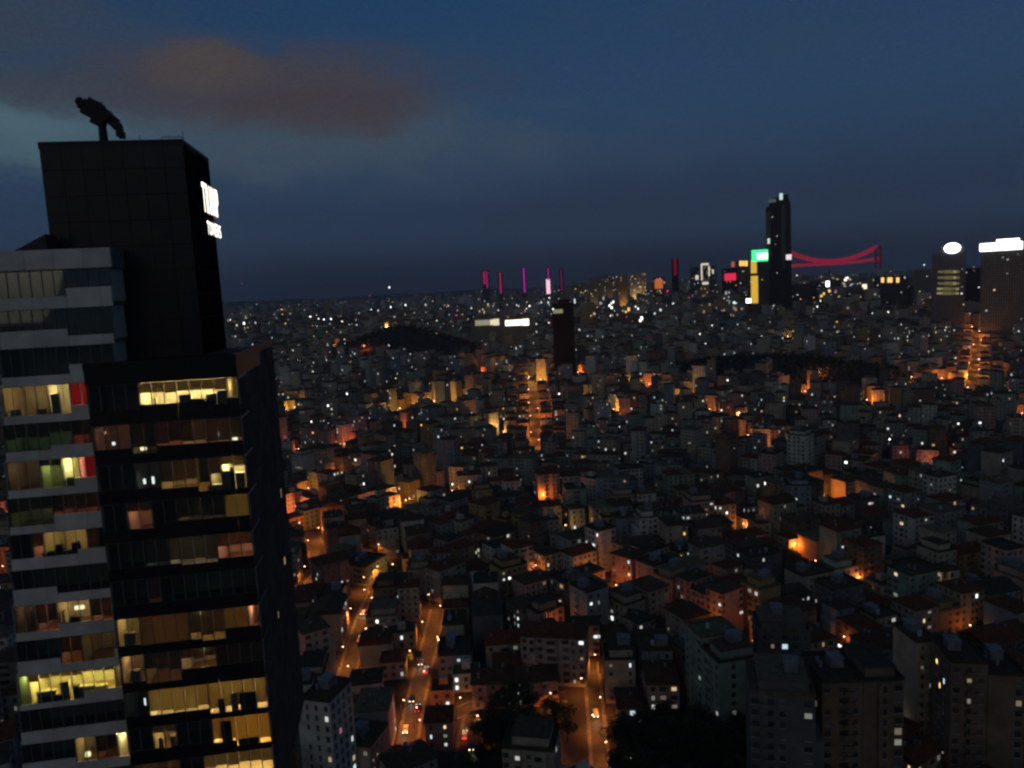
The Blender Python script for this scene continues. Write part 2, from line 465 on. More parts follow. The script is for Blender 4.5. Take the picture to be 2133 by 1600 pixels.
GFL = [
    (S((0, 4, 1.0), (4, 10, 1.35), (10, 11, .9), (11, 12, 1.5)), [(0, 4, 0, WARM), (4, 11, 120, GOLD, dict(blind=.48, furn=[(7.6, 1.1, .1, 2.05, 0, 1), (9.7, .9, .1, 1.95, 0, 1), (10.6, .9, .1, 2.2, 0, 1), (8.6, 1.4, .0, 1.55, 0, 0), (5.2, .2, .05, 1.9, 0, 1), (4.2, .3, .1, 1.4, 0, 1)], bulbs=[(5.3, 3.05, .9, .4)])), (11, 12, 8, WARM)]),
    (S((0, 3, 1.1), (3, 5, .5), (5, 12, 1.1)), [(0, 3, 2, ROSE, dict(wbulbs=[(1.5, 1.6, .25, .3)])), (3, 5, 2, DIMW, dict(blind=.8, bulbs=[(3.8, .9, .5, .3)])), (5, 7, 9, ROSE, dict(blind=.9)), (7, 12, 9, DIMW, dict(blind=.95, wbulbs=[(8.4, 1.7, .12, .28), (9.1, 1.7, .15, .3), (10.1, 1.75, .4, .42)], bulbs=[(11.3, 1.35, .4, .8)]))]),
    (S((0, 5, .9), (5, 8, .7), (8, 12, .15)), [(0, 3, 0, WARM), (3, 5, 0, WARM, dict(wbulbs=[(3.6, 1.5, .2, .5), (4.3, 1.55, .2, .7)])), (5, 9, 22, WARM, dict(blind=.72)), (9, 10, 50, GOLD, dict(blind=.55, furn=[(9.4, 1.6, .2, .6, 0, 1)])), (10, 12, 95, GOLD, dict(blind=.32, furn=[(10.4, .7, .2, 1.9, 0, 1), (11.4, .8, .3, 1.6, 0, 1), (10.8, .3, .1, 2.2, 0, 0)]))]),
    (S((0, 5, .8), (5, 12, 1.2)), [(0, 2, 0, WARM), (2, 4, 9, ROSE, dict(blind=.4)), (4, 6, 0, WARM), (6, 10, 3, DIMW, dict(blind=.9, wbulbs=[(7.7, 2.2, .12, .5)])), (10, 12, 45, GOLD, dict(blind=1., cloth='sheer'))]),
    (S((0, 6, .8), (6, 9, .6), (9, 12, .9)), [(0, 3, 0, WARM), (3, 5, 1.5, COOL, dict(blind=.9)), (5, 9, 14, (.9, .85, .75), dict(blind=.85, wbulbs=[(5.6, 2.1, .25, .5)])), (9, 12, 18, ROSE, dict(blind=.5, bulbs=[(11.7, 2.7, .12, .5)]))]),
    (S((0, 12, .9)), [(0, 3, 0, WARM), (3, 4, 1.5, ROSE, dict(blind=.9)), (4, 12, 0, WARM)]),
    (S((0, 2, .6), (2, 7, .5), (7, 9, .25), (9, 12, 1.3)), [(0, 2, 7, WARM, dict(furn=[(1.0, 1.0, .1, 1.8, 0, 1)])), (2, 6, 16, DIMW, dict(blind=1., cloth='sheer')), (6, 9, 16, WARM, dict(blind=.8, bulbs=[(7.0, 3.1, 1.1, .45)])), (9, 11, 60, WARM, dict(blind=1., cloth='sheer')), (11, 12, 8, ROSE)]),
    (S((0, 2, .6), (2, 5, .3), (5, 12, 1.35)), [(0, 2, 7, DIMW, dict(furn=[(1.1, .9, .1, 1.7, 0, 1)])), (2, 5, 5, DIMW, dict(blind=.6)), (5, 8, 9, DIMW, dict(blind=.5, bulbs=[(7.0, 3.1, 1.1, .45)])), (8, 12, 2, ROSE, dict(blind=1.))]),
    (S((0, 2, .9), (2, 7, .75), (7, 12, .15)), [(0, 2, 0, WARM, dict(wbulbs=[(1.6, 2.1, .12, .7)])), (2, 7, 80, GOLD, dict(blind=.92, cloth='sheer', wbulbs=[(2.7, 2., .12, .9)], bulbs=[(5.5, 1.6, .2, 1.1)])), (7, 12, 150, GOLD, dict(blind=.9, cloth='sheer', furn=[(8.0, .6, .05, 1.5, 0, 0), (9.1, .6, .05, 2.0, 0, 1), (10.3, 1.6, .05, 1.9, 0, 0)]))]),
    (S((0, 7, 1.0), (7, 9, .8), (9, 12, .2)), [(0, 2, 0, WARM), (2, 4, 16, WARM, dict(blind=.35, furn=[(2.6, .4, .1, 1.9, 0, 1), (3.6, .5, .1, 2., 0, 1)])), (4, 7, 0, WARM), (7, 12, 260, (1., .60, .14), dict(blind=.93, cloth='sheer', furn=[(8.2, 1., .05, 2.9, 0, 0), (10., 2., .05, .8, 0, 0)]))]),
    (S((0, 5, .9), (5, 12, .6)), [(0, 2, 20, WARM, dict(blind=.4)), (2, 4, 20, WARM, dict(blind=.5)), (4, 6, 0, WARM), (6, 12, 160, GOLD, dict(blind=.5))]),
    (S((0, 12, .8)), [(0, 6, 10, WARM, dict(blind=.6)), (6, 12, 30, GOLD, dict(blind=.6))]),
]
for k, (sl, rooms) in enumerate(GFL): storey(gt, GX0, GX1, 132.8 - 3.82 * k, 3.82, NBG, 4.6, sl, rooms, BPANEL, M['frame'], M['inner'], .1, True, .42)
ZG = 132.8 - 3.82 * len(GFL)
m = MB(); m.box(GX0, GX1, 4.62, 13.6, ZG, 134.3); m.box(-5.9, GX1, 13.62, 23.2, ZG, 134.3)
m.build('core_wall', M['matte'], gt)
m = MB(); m.box(GX0 - .06, GX1 + .06, -.06, 13.4, 132.84, 134.3); m.box(GX0 - .1, GX1 + .1, -.1, .3, 134.3, 135.0); m.box(GX1 - .3, GX1 + .1, .32, 23.2, 134.32, 135.0)
m.build('roof', M['black'], gt)
m = MB(); m.box(GX0, GX1, 0, 13.6, 0, ZG - .2)
for k in range(22): m.box(GX0 - .1, GX1 + .1, -.1, 13.7, 2 + k * 3.82, 2.9 + k * 3.82)
m.build('lower_facade', M['black'], gt)
# right flank: bands, fins and panes seen at a slant
for k in range(len(GFL)):
    zt = 132.8 - 3.82 * k; lit = {0: 2, 1: 2, 3: 1, 5: 0, 8: 1}.get(k)
    fm = MB(); fm.box(GX1, GX1 + .1, .3, 23.1, zt - 3.8, zt - 2.6); fm.build('flank_band', M['matte'], gt)
    pm = MB()
    for j in range(12): pm.box(GX1 + .01, GX1 + .05, .5 + j * 1.9, 2.3 + j * 1.9, zt - 2.55, zt - .25)
    tag(pm.build('flank_panes', M['matte'], gt), kind='stuff')
    R = random.Random(k + 5)
    for j in range(R.choice([0, 0, 0, 1])):
        y = R.randrange(1, 12) * 1.9 + .5; z = zt - R.uniform(1.0, 1.8)
        link('lit_flank_pane', LITMESH[R.choice([3, 4, 4, 6])], gt, (GX1 + .07, y, z), (.05, R.choice([.2, .5, 1.6]), R.uniform(.5, 1.2)))

# --- white block
B0 = Vector((-41.15, 81.411, 0))
wt = thing('white_tower', 'pale panelled residential block with stepped white bands and wide windows', 'high-rise', B0, YAW)
NBW = 10
Z_ = (0, 10, 0, WARM)


def SW(*seg):
    out = [.75] * NBW
    for a, b, h in seg:
        for i in range(a, b): out[i] = h
    return out


WFL = [
    (SW((6, 10, 1.55)), [(0, 10, 0, WARM)]),
    (SW((0, 6, 1.3), (6, 10, .55)), [(0, 10, 0, WARM)]),
    (SW((6, 10, 1.5), (0, 6, .5)), [(0, 10, 0, WARM)]),
    (SW((0, 6, .35), (6, 10, 1.15)), [(0, 4, 9, WARM, dict(blind=.0, furn=[(1.0, 1.1, .1, 1.0, 0, 1), (3.2, 1.0, .1, .95, 0, 1)])), (4, 6, 26, GOLD, dict(furn=[(4.6, .8, .05, 2.4, 0, 1)])), (6, 9.5, 60, (1., .36, .33), dict(blind=1., cloth='red'))]),
    (SW((4, 10, .9), (0, 4, .5)), [(0, 6, 1, (.6, 1., .6), dict(blind=.5)), (6, 10, 4, (1., .2, .15), dict(blind=.6))]),
    (SW((0, 6, .35), (6, 10, 1.2)), [(0, 3, 2, DIMW), (3, 5, 6, (.8, 1., .3), dict(blind=.2)), (5, 6.5, 34, (1., .85, .3), dict(furn=[(5.6, .9, .1, 1.3, 0, 1)], bulbs=[(5.3, 2.2, .25, .6)])), (6.5, 10, 60, (1., .32, .26), dict(blind=1., cloth='red'))]),
    (SW((4, 10, 1.3), (0, 4, .3)), [(0, 4, 2, (.7, .8, .4), dict(blind=.5)), (4, 10, 3, ROSE, dict(blind=.8))]),
    (SW((0, 6, .75), (6, 10, 1.25)), [(0, 2, 0, WARM), (2, 3, 9, ROSE, dict(blind=.6)), (3, 7, 12, WARM, dict(furn=[(4.2, .8, .2, 1.8, 0, 0), (5.8, .8, .1, 2.0, 0, 0), (4.0, 3., .3, 1.1, 0, 0)])), (7, 8, 8, ROSE, dict(blind=1.)), (8, 10, 0, WARM)]),
    (SW((0, 4, 1.3), (4, 10, .5)), [(0, 10, 0, WARM)]),
    (SW((0, 4, .4), (4, 8, 1.0), (8, 10, .9)), [(0, 2, 1, DIMW), (2, 4, 7, ROSE, dict(blind=.7)), (4, 7, 14, WARM, dict(furn=[(4.4, .3, .1, 2.3, 0, 1), (5.4, 1.1, .0, 1.6, 0, 0)], bulbs=[(5.9, 2.5, .95, .4)])), (7, 10, 8, ROSE, dict(blind=.85))]),
    (SW((0, 4, 1.1), (4, 9, .4), (9, 10, 1.4)), [(0, 4, 0, WARM), (4, 6, 6, (1., .4, .15), dict(blind=.6)), (6, 10, 2.5, WARM)]),
    (SW((0, 6, .1), (6, 10, .9)), [(0, 1, 6, (.8, 1., .3)), (1, 9, 52, (1., .80, .20), dict(blind=.22, furn=[(2.4, 2.0, .2, 1.3, 0, 1), (4.2, .9, .05, 2.2, 0, 1), (6.0, 2., .3, 1.3, 0, 1), (3., 2.6, .0, .7, 0, 0), (7.5, 1.2, .2, 1.2, 0, 1), (5.2, .5, .1, 1.6, 0, 0)])), (9, 10, 3, WARM)]),
    (SW((0, 10, .9)), [(0, 10, 0, WARM)]),
    (SW((0, 5, 1.2), (5, 10, .6)), [(0, 5, 0, WARM), (5, 7, 6, WARM, dict(bulbs=[(6.0, 1.2, .5, .5)])), (7, 9, 3, ROSE, dict(blind=.7)), (9, 10, 34, GOLD)]),
    (SW((0, 10, .8)), [(0, 10, 3, WARM, dict(blind=.6))]),
]
for k, (sl, rooms) in enumerate(WFL):
    zt = 144.2 - 3.95 * k; sh = -.072 * (146.3 - zt + 2)
    storey(wt, -11.1 + sh, 0 + sh, zt, 3.95, NBW, 4.2, sl, rooms, WPANEL, M['wframe'] if k in (3, 5, 9, 11) else M['frame'], M['inner'], .12, False, .5)
m = MB(); m.box(-11.2, .0, -.04, 4.2, 144.22, 144.5); m.box(-11.2, -11.0, .2, 4.2, 144.5, 146.3); m.box(-.2, 0, .2, 4.2, 144.5, 146.3); m.box(-11.0, -.2, 4.0, 4.2, 144.5, 146.2)
m.build('roof', M['concrete'], wt)
for i in range(4): link('parapet_panel', WPANEL, wt, (-11.1 + 2.78 * (i + .5), .05, 145.3), (2.75, .25, 2.0))
zw = 144.2 - 3.95 * len(WFL); m = MB(); sh = -.072 * (146.3 - zw)
m.box(-11.1 + sh, sh, .1, 4.2, 0, zw - .3)
for k in range(20): m.box(-11.2 + sh, sh + .1, 0, 4.25, 1 + k * 3.95, 2.6 + k * 3.95)
m.build('lower_facade', M['white'], wt)
m = MB(); m.add([(-10.3, 1.2, 146.1), (-6.5, 1.2, 146.1), (-6.5, 1.2, 148.0), (-10.3, 3.9, 146.1), (-6.5, 3.9, 146.1), (-6.5, 3.9, 148.0)], [(0, 1, 2), (5, 4, 3), (0, 2, 5, 3), (1, 4, 5, 2), (0, 3, 4, 1)])
m.build('roof_canopy', M['steel'], wt)

# --- black slab with the sign
K0 = Vector((-34.64, 86.894, 0))
bt = thing('black_tower', 'windowless black slab tower carrying a glowing two-line sign on its flank', 'high-rise', K0, YAW)
m = MB(); m.box(-14.6, -.12, .12, 12.1, 0, 157.2)
m.build('wall', M['black'], bt)
cp = boxmesh('cladding_panel', M['blackp']); cpm = boxmesh('flank_cladding_panel', M['matte2'])
for k in range(9):
    z = 133.0 + k * 2.75
    for i in range(7): link('cladding_panel', cp, bt, (-14.66 + 2.09 * (i + .5), .06, z + 1.3), (2.05, .12, 2.69))
    for i in range(6): link('cladding_panel', cpm, bt, (-.06, .15 + 2.0 * (i + .5), z + 1.3), (.12, 1.96, 2.69))
m = MB(); m.box(-14.72, 0, 0, .25, 157.22, 157.95); m.box(-.25, 0, .27, 12.2, 157.22, 157.95); m.box(-14.72, -14.47, .27, 12.2, 157.22, 157.95); m.box(-14.45, -.27, 11.95, 12.2, 157.22, 157.95)
m.build('parapet', M['black'], bt)
m = MB()
for i in range(7): m.tube((-2.2 + i * .33, .6, 157.9), (-2.2 + i * .33, .6, 158.35 + .12 * (i % 3)), .03, n=5)
m.tube((-2.3, .6, 158.3), (-.1, .6, 158.3), .03, n=5); m.tube((-.15, 1.0, 157.5), (-.15, 1.0, 159.0), .035, n=5)
m.tube((-4.6, .8, 157.5), (-4.6, .8, 158.6), .04, n=5)
m.build('roof_railing', M['steel'], bt)
sign_m = emit('sign_letter_glow', (1., .95, .80), 4.0, sample=False)
sg = link('sign_backing_rail', (lambda q: (q.box(.02, .2, 4.2, 11.9, 151.2, 151.4), q.box(.02, .2, 4.2, 11.9, 153.2, 153.4), q.box(.02, .2, 5.2, 11.9, 148.6, 148.8), q.mesh('sign_backing_rail', M['steel']))[-1])(MB()), bt)
dg = bpy.context.evaluated_depsgraph_get()


def letter(ch, u0, u1, z0, z1):
    cu = bpy.data.curves.new('letter_' + ch.lower(), 'FONT'); cu.body = ch; cu.extrude = .08; cu.offset = .012; cu.resolution_u = 4
    o = bpy.data.objects.new('tmp', cu); COL.objects.link(o); bpy.context.view_layer.update()
    me = bpy.data.meshes.new_from_object(o.evaluated_get(bpy.context.evaluated_depsgraph_get())); bpy.data.objects.remove(o)
    xs = [v.co.x for v in me.vertices]; ys = [v.co.y for v in me.vertices]
    x0, x1, y0, y1 = min(xs), max(xs), min(ys), max(ys)
    for v in me.vertices:
        v.co.x = (v.co.x - x0) / (x1 - x0) * (u1 - u0); v.co.y = (v.co.y - y0) / (y1 - y0) * (z1 - z0); v.co.z *= 1.2
    me.materials.clear(); me.materials.append(sign_m); me.materials.append(M['steel']); me.update()
    for f in me.polygons: f.material_index = 0 if f.normal.z > .7 else 1
    r = link('letter', me, sg, (.55, u0, z0)); r.rotation_euler = (PI / 2, 0, PI / 2); return r


for i, ch in enumerate('TRUMP'):
    w = [1.2, 1.1, 1.1, 1.4, 1.05]; u = 4.1 + sum(w[:i]) + .52 * i
    letter(ch, u, u + w[i], 150.55, 153.95)
for i, ch in enumerate('TOWERS'):
    w = [.8, .85, 1.1, .75, .8, .75]; u = 5.1 + sum(w[:i]) + .38 * i
    letter(ch, u, u + w[i], 148.05, 149.6)

# --- crane on its roof
rc = thing('roof_crane', 'black maintenance crane with a drooping jib on the roof of the black slab', 'crane', K0 + Vector((-9.1 * math.cos(YAW) - 3.2 * math.sin(YAW), -9.1 * math.sin(YAW) + 3.2 * math.cos(YAW), 157.7)), YAW)
m = MB(); m.box(-.55, .55, -.6, .6, 0, .5); m.tube((0, 0, .5), (0, 0, 3.1), .58, .48, 10); m.build('mast', M['black'], rc)
m = MB(); m.M = Matrix.Translation((-.6, 0, 4.3)) @ Matrix.Rotation(math.radians(28), 4, 'Y')
m.box(-1.5, 1.5, -.8, .8, -.95, .85); m.box(-2.1, -1.5, -.6, .6, -.55, .6); m.box(-1.2, .1, -.7, .7, .85, 1.25); m.box(-.1, 1.2, -.6, .6, -1.45, -.95); m.tube((-1.9, -.9, .2), (-1.9, .9, .2), .55, n=10); m.tube((1.3, -.85, .2), (1.3, .85, .2), .75, n=10); m.tube((.2, -.85, .7), (.2, .85, .7), .6, n=10)
m.build('machine_housing', M['black'], rc)
m = MB(); m.M = Matrix.Translation((1.3, 0, 3.1)) @ Matrix.Rotation(math.radians(40), 4, 'Y')
m.box(-1.1, 1.1, -.45, .45, -.5, .5); m.box(-.2, .6, -.4, .4, .4, .8); m.tube((.7, -.5, 0), (.7, .5, 0), .6, n=10); m.build('jib', M['black'], rc)
m = MB(); m.box(1.7, 2.5, -.45, .45, 1.35, 2.6); m.box(2.0, 2.7, -.35, .35, 1.15, 1.9); m.tube((2.3, 0, 1.7), (2.9, 0, 1.8), .05, n=5); m.build('cradle', M['black'], rc)
m = MB(); m.tube((-2.2, 0, 5.3), (.4, 0, 5.4), .06, n=5); m.tube((.4, 0, 5.0), (2.0, 0, 3.2), .07, n=5); m.build('cable', M['steel'], rc); rc.scale = (.84, .84, .92)

# ------------------------------------------------------------------ street lamps (placed where the photograph shows their light)
LAMPS = []          # (x, y, ground z, head height, watts, colour, label, group)


def lamp_at(px, py, watt=2500, h=8., col=SODIUM, label='orange street lamp between dark apartment houses', group='orange street lamps among the houses'):
    p = ground(px, py, h); LAMPS.append((p.x, p.y, T(p.x, p.y), h, watt, col, label, group))


def lamps_along(nm, step, watt, label, col=SODIUM, start=0., side=1, h=8.):
    line = [l for n, l, w in STREET_PTS if n == nm][0]; w = [w for n, l, w in STREET_PTS if n == nm][0]; acc = start
    for a, b in zip(line, line[1:]):
        d = (b - a); ln = d.length; acc -= ln
        if acc <= 0:
            acc += step; t = d.normalized(); s = Vector((t.y, -t.x, 0)) * side * (w / 2 + .7); side = -side; p = a + s
            LAMPS.append((p.x, p.y, T(p.x, p.y), h, watt, col, label, 'street lamps lining a street'))


lamps_along('steep', 17, 3600, 'orange street lamp lining the long straight street beside the glass tower')
lamps_along('market', 15, 3000, 'orange street lamp lining the short street full of cars')
lamps_along('alley', 15, 1500, 'orange street lamp in the narrow alley', h=7.)
lamps_along('lane', 13, 2200, 'orange street lamp in the bright narrow lane', h=7.)
lamps_along('square', 19, 1100, 'orange street lamp along the road above the dark tree court')
lamps_along('corner', 19, 2600, 'orange street lamp on the road curving around the tree court')
lamps_along('bend', 22, 3600, 'orange street lamp on the bright bending street beside the glass tower')
lamps_along('terrace', 24, 1900, 'orange street lamp below the long row of pink-lit houses', side=-1)
lamps_along('north', 40, 5200, 'orange street lamp on the far street below the dark central tower')
lamps_along('east', 38, 5200, 'orange street lamp on the hillside road under the dark wood')
lamps_along('ridge', 45, 5600, 'orange street lamp on the road climbing the far ridge')
YEL = (1., .52, .10); RED = (1., .20, .06)
for px, py, w, c in [(615, 848, 9000, YEL), (830, 850, 9000, YEL), (858, 846, 8000, YEL), (903, 835, 9000, YEL), (940, 832, 8000, YEL), (1035, 890, 9000, YEL), (1048, 900, 6000, YEL), (1104, 785, 12000, YEL),
                     (1128, 790, 11000, YEL), (1213, 826, 8000, YEL), (1205, 775, 9000, SODIUM), (1418, 818, 8000, YEL), (1275, 852, 6000, YEL), (1292, 850, 6000, YEL), (1350, 800, 6000, SODIUM), (1312, 800, 6000, YEL),
                     (1598, 932, 5200, SODIUM), (1675, 815, 14000, SODIUM), (1705, 771, 12000, SODIUM), (1808, 832, 11000, SODIUM), (1480, 852, 5000, SODIUM), (1640, 700, 3000, YEL),
                     (840, 1042, 7000, YEL), (818, 1052, 5000, SODIUM), (858, 1038, 5000, YEL), (937, 1022, 4200, SODIUM), (1175, 1092, 4500, YEL), (1130, 1030, 2600, SODIUM), (1546, 1092, 3600, SODIUM), (1650, 1132, 5200, SODIUM),
                     (1716, 1028, 4800, SODIUM), (1800, 1202, 2900, SODIUM), (1938, 1228, 1900, YEL), (1700, 1165, 1300, SODIUM), (615, 1052, 4500, RED), (590, 1058, 3800, SODIUM), (645, 1015, 3300, SODIUM),
                     (715, 925, 5500, RED), (625, 935, 5200, RED), (835, 890, 4200, RED), (700, 985, 1600, SODIUM), (825, 1175, 1500, YEL), (1915, 1492, 3400, RED), (1945, 1506, 1400, SODIUM), (1095, 1590, 900, YEL),
                     (1325, 1585, 700, (.75, .75, .12)), (1160, 1300, 1700, SODIUM), (1170, 1270, 900, RED), (2085, 1478, 800, YEL), (760, 1225, 1300, RED), (8, 1180, 4500, RED), (4, 1065, 3500, RED),
                     (860, 1470, 1900, RED), (570, 1440, 2200, RED), (585, 1500, 1900, RED), (1300, 870, 5000, RED), (1537, 860, 4500, RED), (1000, 772, 7000, RED), (1560, 905, 3800, SODIUM), (2010, 1300, 800, SODIUM),
                     (1470, 1190, 700, SODIUM), (1950, 960, 3000, RED), (2125, 860, 4000, RED), (808, 680, 26000, YEL), (695, 720, 12000, SODIUM), (760, 720, 9000, RED), (1120, 1175, 1300, SODIUM), (1760, 1330, 900, SODIUM)]:
    lamp_at(px, py, w * (.45 if py > 1050 and px > 1000 else .8), 8., c)

# ------------------------------------------------------------------ city: where the houses stand
HASH = {}; HOUSES = []               # x, y, w, d, storeys, yaw, sh(floor height), explicit


def near(x, y, rad):
    c = 26.
    for i in range(int((x - rad) // c) - 1, int((x + rad) // c) + 2):
        for j in range(int((y - rad) // c) - 1, int((y + rad) // c) + 2):
            for h in HASH.get((i, j), ()): yield h


def overlaps(x, y, w, d, yaw):
    ca, sa = math.cos(yaw), math.sin(yaw); r = math.hypot(w, d) / 2
    for h in near(x, y, 30):
        dx, dy = h[0] - x, h[1] - y; rr = r + math.hypot(h[2], h[3]) / 2
        if dx * dx + dy * dy > rr * rr: continue
        # separating axes
        sep = False
        for (c, s) in ((ca, sa), (math.cos(h[5]), math.sin(h[5]))):
            for (ax, ay) in ((c, s), (-s, c)):
                e1 = abs(ca * ax + sa * ay) * w / 2 + abs(-sa * ax + ca * ay) * d / 2
                c2, s2 = math.cos(h[5]), math.sin(h[5])
                e2 = abs(c2 * ax + s2 * ay) * h[2] / 2 + abs(-s2 * ax + c2 * ay) * h[3] / 2
                if abs(dx * ax + dy * ay) > e1 + e2 - .05: sep = True; break
            if sep: break
        if not sep: return True
    return False


def on_street(x, y, w, d, yaw):
    ca, sa = math.cos(yaw), math.sin(yaw)
    for nm, line, sw in STREET_PTS:
        for p in line:
            dx, dy = p.x - x, p.y - y
            if dx * dx + dy * dy > 900: continue
            u = dx * ca + dy * sa; v = -dx * sa + dy * ca
            if abs(u) < w / 2 + sw / 2 + 1.6 and abs(v) < d / 2 + sw / 2 + 1.6: return True
    for l in LAMPS:
        dx, dy = l[0] - x, l[1] - y
        if dx * dx + dy * dy > 900: continue
        u = dx * ca + dy * sa; v = -dx * sa + dy * ca
        if abs(u) < w / 2 + 1.3 and abs(v) < d / 2 + 1.3: return True
    return False


SEE = [Vector((l[0], l[1], l[2] + l[3] - .6)) for l in LAMPS]
for nm, line, sw in STREET_PTS:
    if nm in ('steep', 'market', 'lane', 'corner', 'north'): SEE += [p + Vector((0, 0, 9.0 if nm in ('steep', 'market', 'corner') else 6.)) for p in line[::2]]


def max_height(x, y, w, d):
    """roof height that keeps the lit streets in sight of the high-rise"""
    zb = T(x, y); r = (w + d) / 4 * .9; best = 1e9
    D = math.hypot(x, y)
    for p in SEE:
        dp = math.hypot(p.x, p.y)
        if dp < D - 2 or dp > D * 1.25: continue
        t = (x * p.x + y * p.y) / (dp * dp)
        if t > 1: continue
        lat = abs(x * p.y - y * p.x) / dp
        if lat > r + .5: continue
        t0 = min(1., t + r / dp)
        best = min(best, CAM_H + (p.z - CAM_H) * t0 - zb)
    return best


def put(x, y, w, d, st, yaw, ex=None, force=False):
    if not force and (on_street(x, y, w, d, yaw) or overlaps(x, y, w, d, yaw)): return None
    if not force:
        mh = max_height(x, y, w, d)
        if mh < 1e8:
            st = min(st, int((mh - 2.2) / 2.9))
            if st < 1: return None
    h = [x, y, w, d, st, yaw, ex or {}]
    HOUSES.append(h); HASH.setdefault((int(x // 26), int(y // 26)), []).append(h); return h


# the high-rise itself keeps its plot
for cx_, cy_ in ((-6.9, 11.8), (-20, 12), (-14, 20)):
    q = A0 + Vector((cx_ * math.cos(YAW) - cy_ * math.sin(YAW), cx_ * math.sin(YAW) + cy_ * math.cos(YAW), 0))
    HASH.setdefault((int(q.x // 26), int(q.y // 26)), []).append([q.x, q.y, 16, 26, 1, YAW, {}])


def row(pa, pb, n, depth, st, **ex):
    """n houses side by side, their fronts along the ground line between two places of the photograph"""
    a = ground(*pa); b = ground(*pb); t = b - a; t.z = 0; ln = t.length; t.normalize(); yaw = math.atan2(t.y, t.x); nrm = Vector((-t.y, t.x, 0))
    for i in range(n):
        c = a + t * (ln * (i + .5) / n) + nrm * (depth / 2)
        e = dict(ex); sv = st[i % len(st)] if isinstance(st, (list, tuple)) else st
        put(c.x, c.y, ln / n - .15, depth, sv, yaw, e, True)


row((648, 1690), (706, 1700), 1, 12, 11, wall='white', roof='flat', lit=8)
row((1275, 1232), (1318, 1246), 1, 12, 6, wall='pale pink', roof='hip'); row((1326, 1250), (1400, 1282), 2, 12, [6, 5], wall='pale pink', roof='flat')
row((1410, 1285), (1505, 1330), 3, 12, [6, 5, 6], wall='pale pink', roof='hip')
row((1088, 1425), (1222, 1432), 1, 12, 6, wall='grey', roof='hip', bays=1, lit=4)
row((1430, 1480), (1500, 1560), 2, 13, [10, 9], wall='pale green', roof='flat', lit=2)
row((1565, 1745), (1700, 1760), 1, 16, 13, wall='dark grey', roof='flat', lit=3)
row((1712, 1720), (1880, 1715), 2, 15, [13, 13], wall='brown', roof='flat', lit=5)
row((1905, 1560), (1950, 1556), 1, 12, 11, wall='cream', roof='flat', lit=2)
row((1975, 1640), (2130, 1650), 2, 15, [12, 11], wall='brown', roof='flat', lit=6)
row((985, 1480), (1165, 1470), 2, 10, [3, 3], wall='pale pink', roof='hip', lit=3)
row((1052, 1690), (1160, 1700), 1, 12, 6, wall='cream', roof='flat', lit=4)
row((915, 1420), (985, 1415), 1, 14, 3, wall='grey', roof='flat', lit=1)
row((1580, 1480), (1690, 1485), 1, 14, 9, wall='dark grey', roof='flat', lit=4)
row((1010, 1010), (1110, 1012), 2, 14, 7, wall='grey', roof='flat', lit=6); row((1245, 1075), (1310, 1075), 1, 14, 8, wall='blue-grey', roof='flat', lit=5)
row((1640, 1100), (1690, 1100), 1, 12, 8, wall='blue-grey', roof='flat', lit=4); row((1285, 1150), (1322, 1150), 1, 10, 6, wall='blue-grey', roof='flat', lit=0)
row((715, 1215), (765, 1222), 1, 18, 3, wall='pale green', roof='flat', lit=0)
# tree court and dark gardens stay free of houses
FREE = [(ground(1085, 1535), 15), (ground(1450, 1620), 24), (ground(1010, 1640), 10), (ground(1325, 1600), 10), (ground(1500, 1560), 9)]
WOODS = [(h[0], h[1], h[2] * .95, h[3] * .95) for h in HILLS]


def free(x, y):
    for p, r in FREE:
        if (x - p.x) ** 2 + (y - p.y) ** 2 < (r + 6) ** 2: return True
    for wx, wy, ax, ay in WOODS:
        if ((x - wx) / ax) ** 2 + ((y - wy) / ay) ** 2 < 1.1 + .5 * mnoise.noise((x / 60., y / 60., 0)): return True
    return False


# houses lining the lit streets on both sides
R = random.Random(21)
for nm, line, sw in STREET_PTS:
    for side in (-1, 1):
        i = 0
        while i < len(line) - 2:
            a, b = line[i], line[min(i + 3, len(line) - 1)]; t = b - a; t.z = 0
            if t.length < 1: break
            t.normalize(); n = Vector((t.y, -t.x, 0)) * side; w = R.uniform(10, 15); d = R.uniform(9.5, 12.5)
            for back in (0, 1):
                c = a + t * (w / 2) + n * (sw / 2 + 1.75 + d / 2 + back * (d + 2.5))
                if not free(c.x, c.y): put(c.x, c.y, w, d, R.choice([4, 5, 5, 6]), math.atan2(t.y, t.x))
            i += max(1, int(round((w + .4) / 6.)))
# quarters of rows, each with its own direction
seeds = []
R = random.Random(5)
for gx in range(-20, 21):
    for gy in range(0, 22):
        seeds.append((gx * 150 + R.uniform(-60, 60), gy * 150 + R.uniform(-60, 60), R.choice([-.6, -.35, -.15, .1, .3, .55, .8])))


def in_view(x, y, z, m=140):
    a = proj((x, y, z)); return -m < a[0] < 2133 + m and a[2] > 60


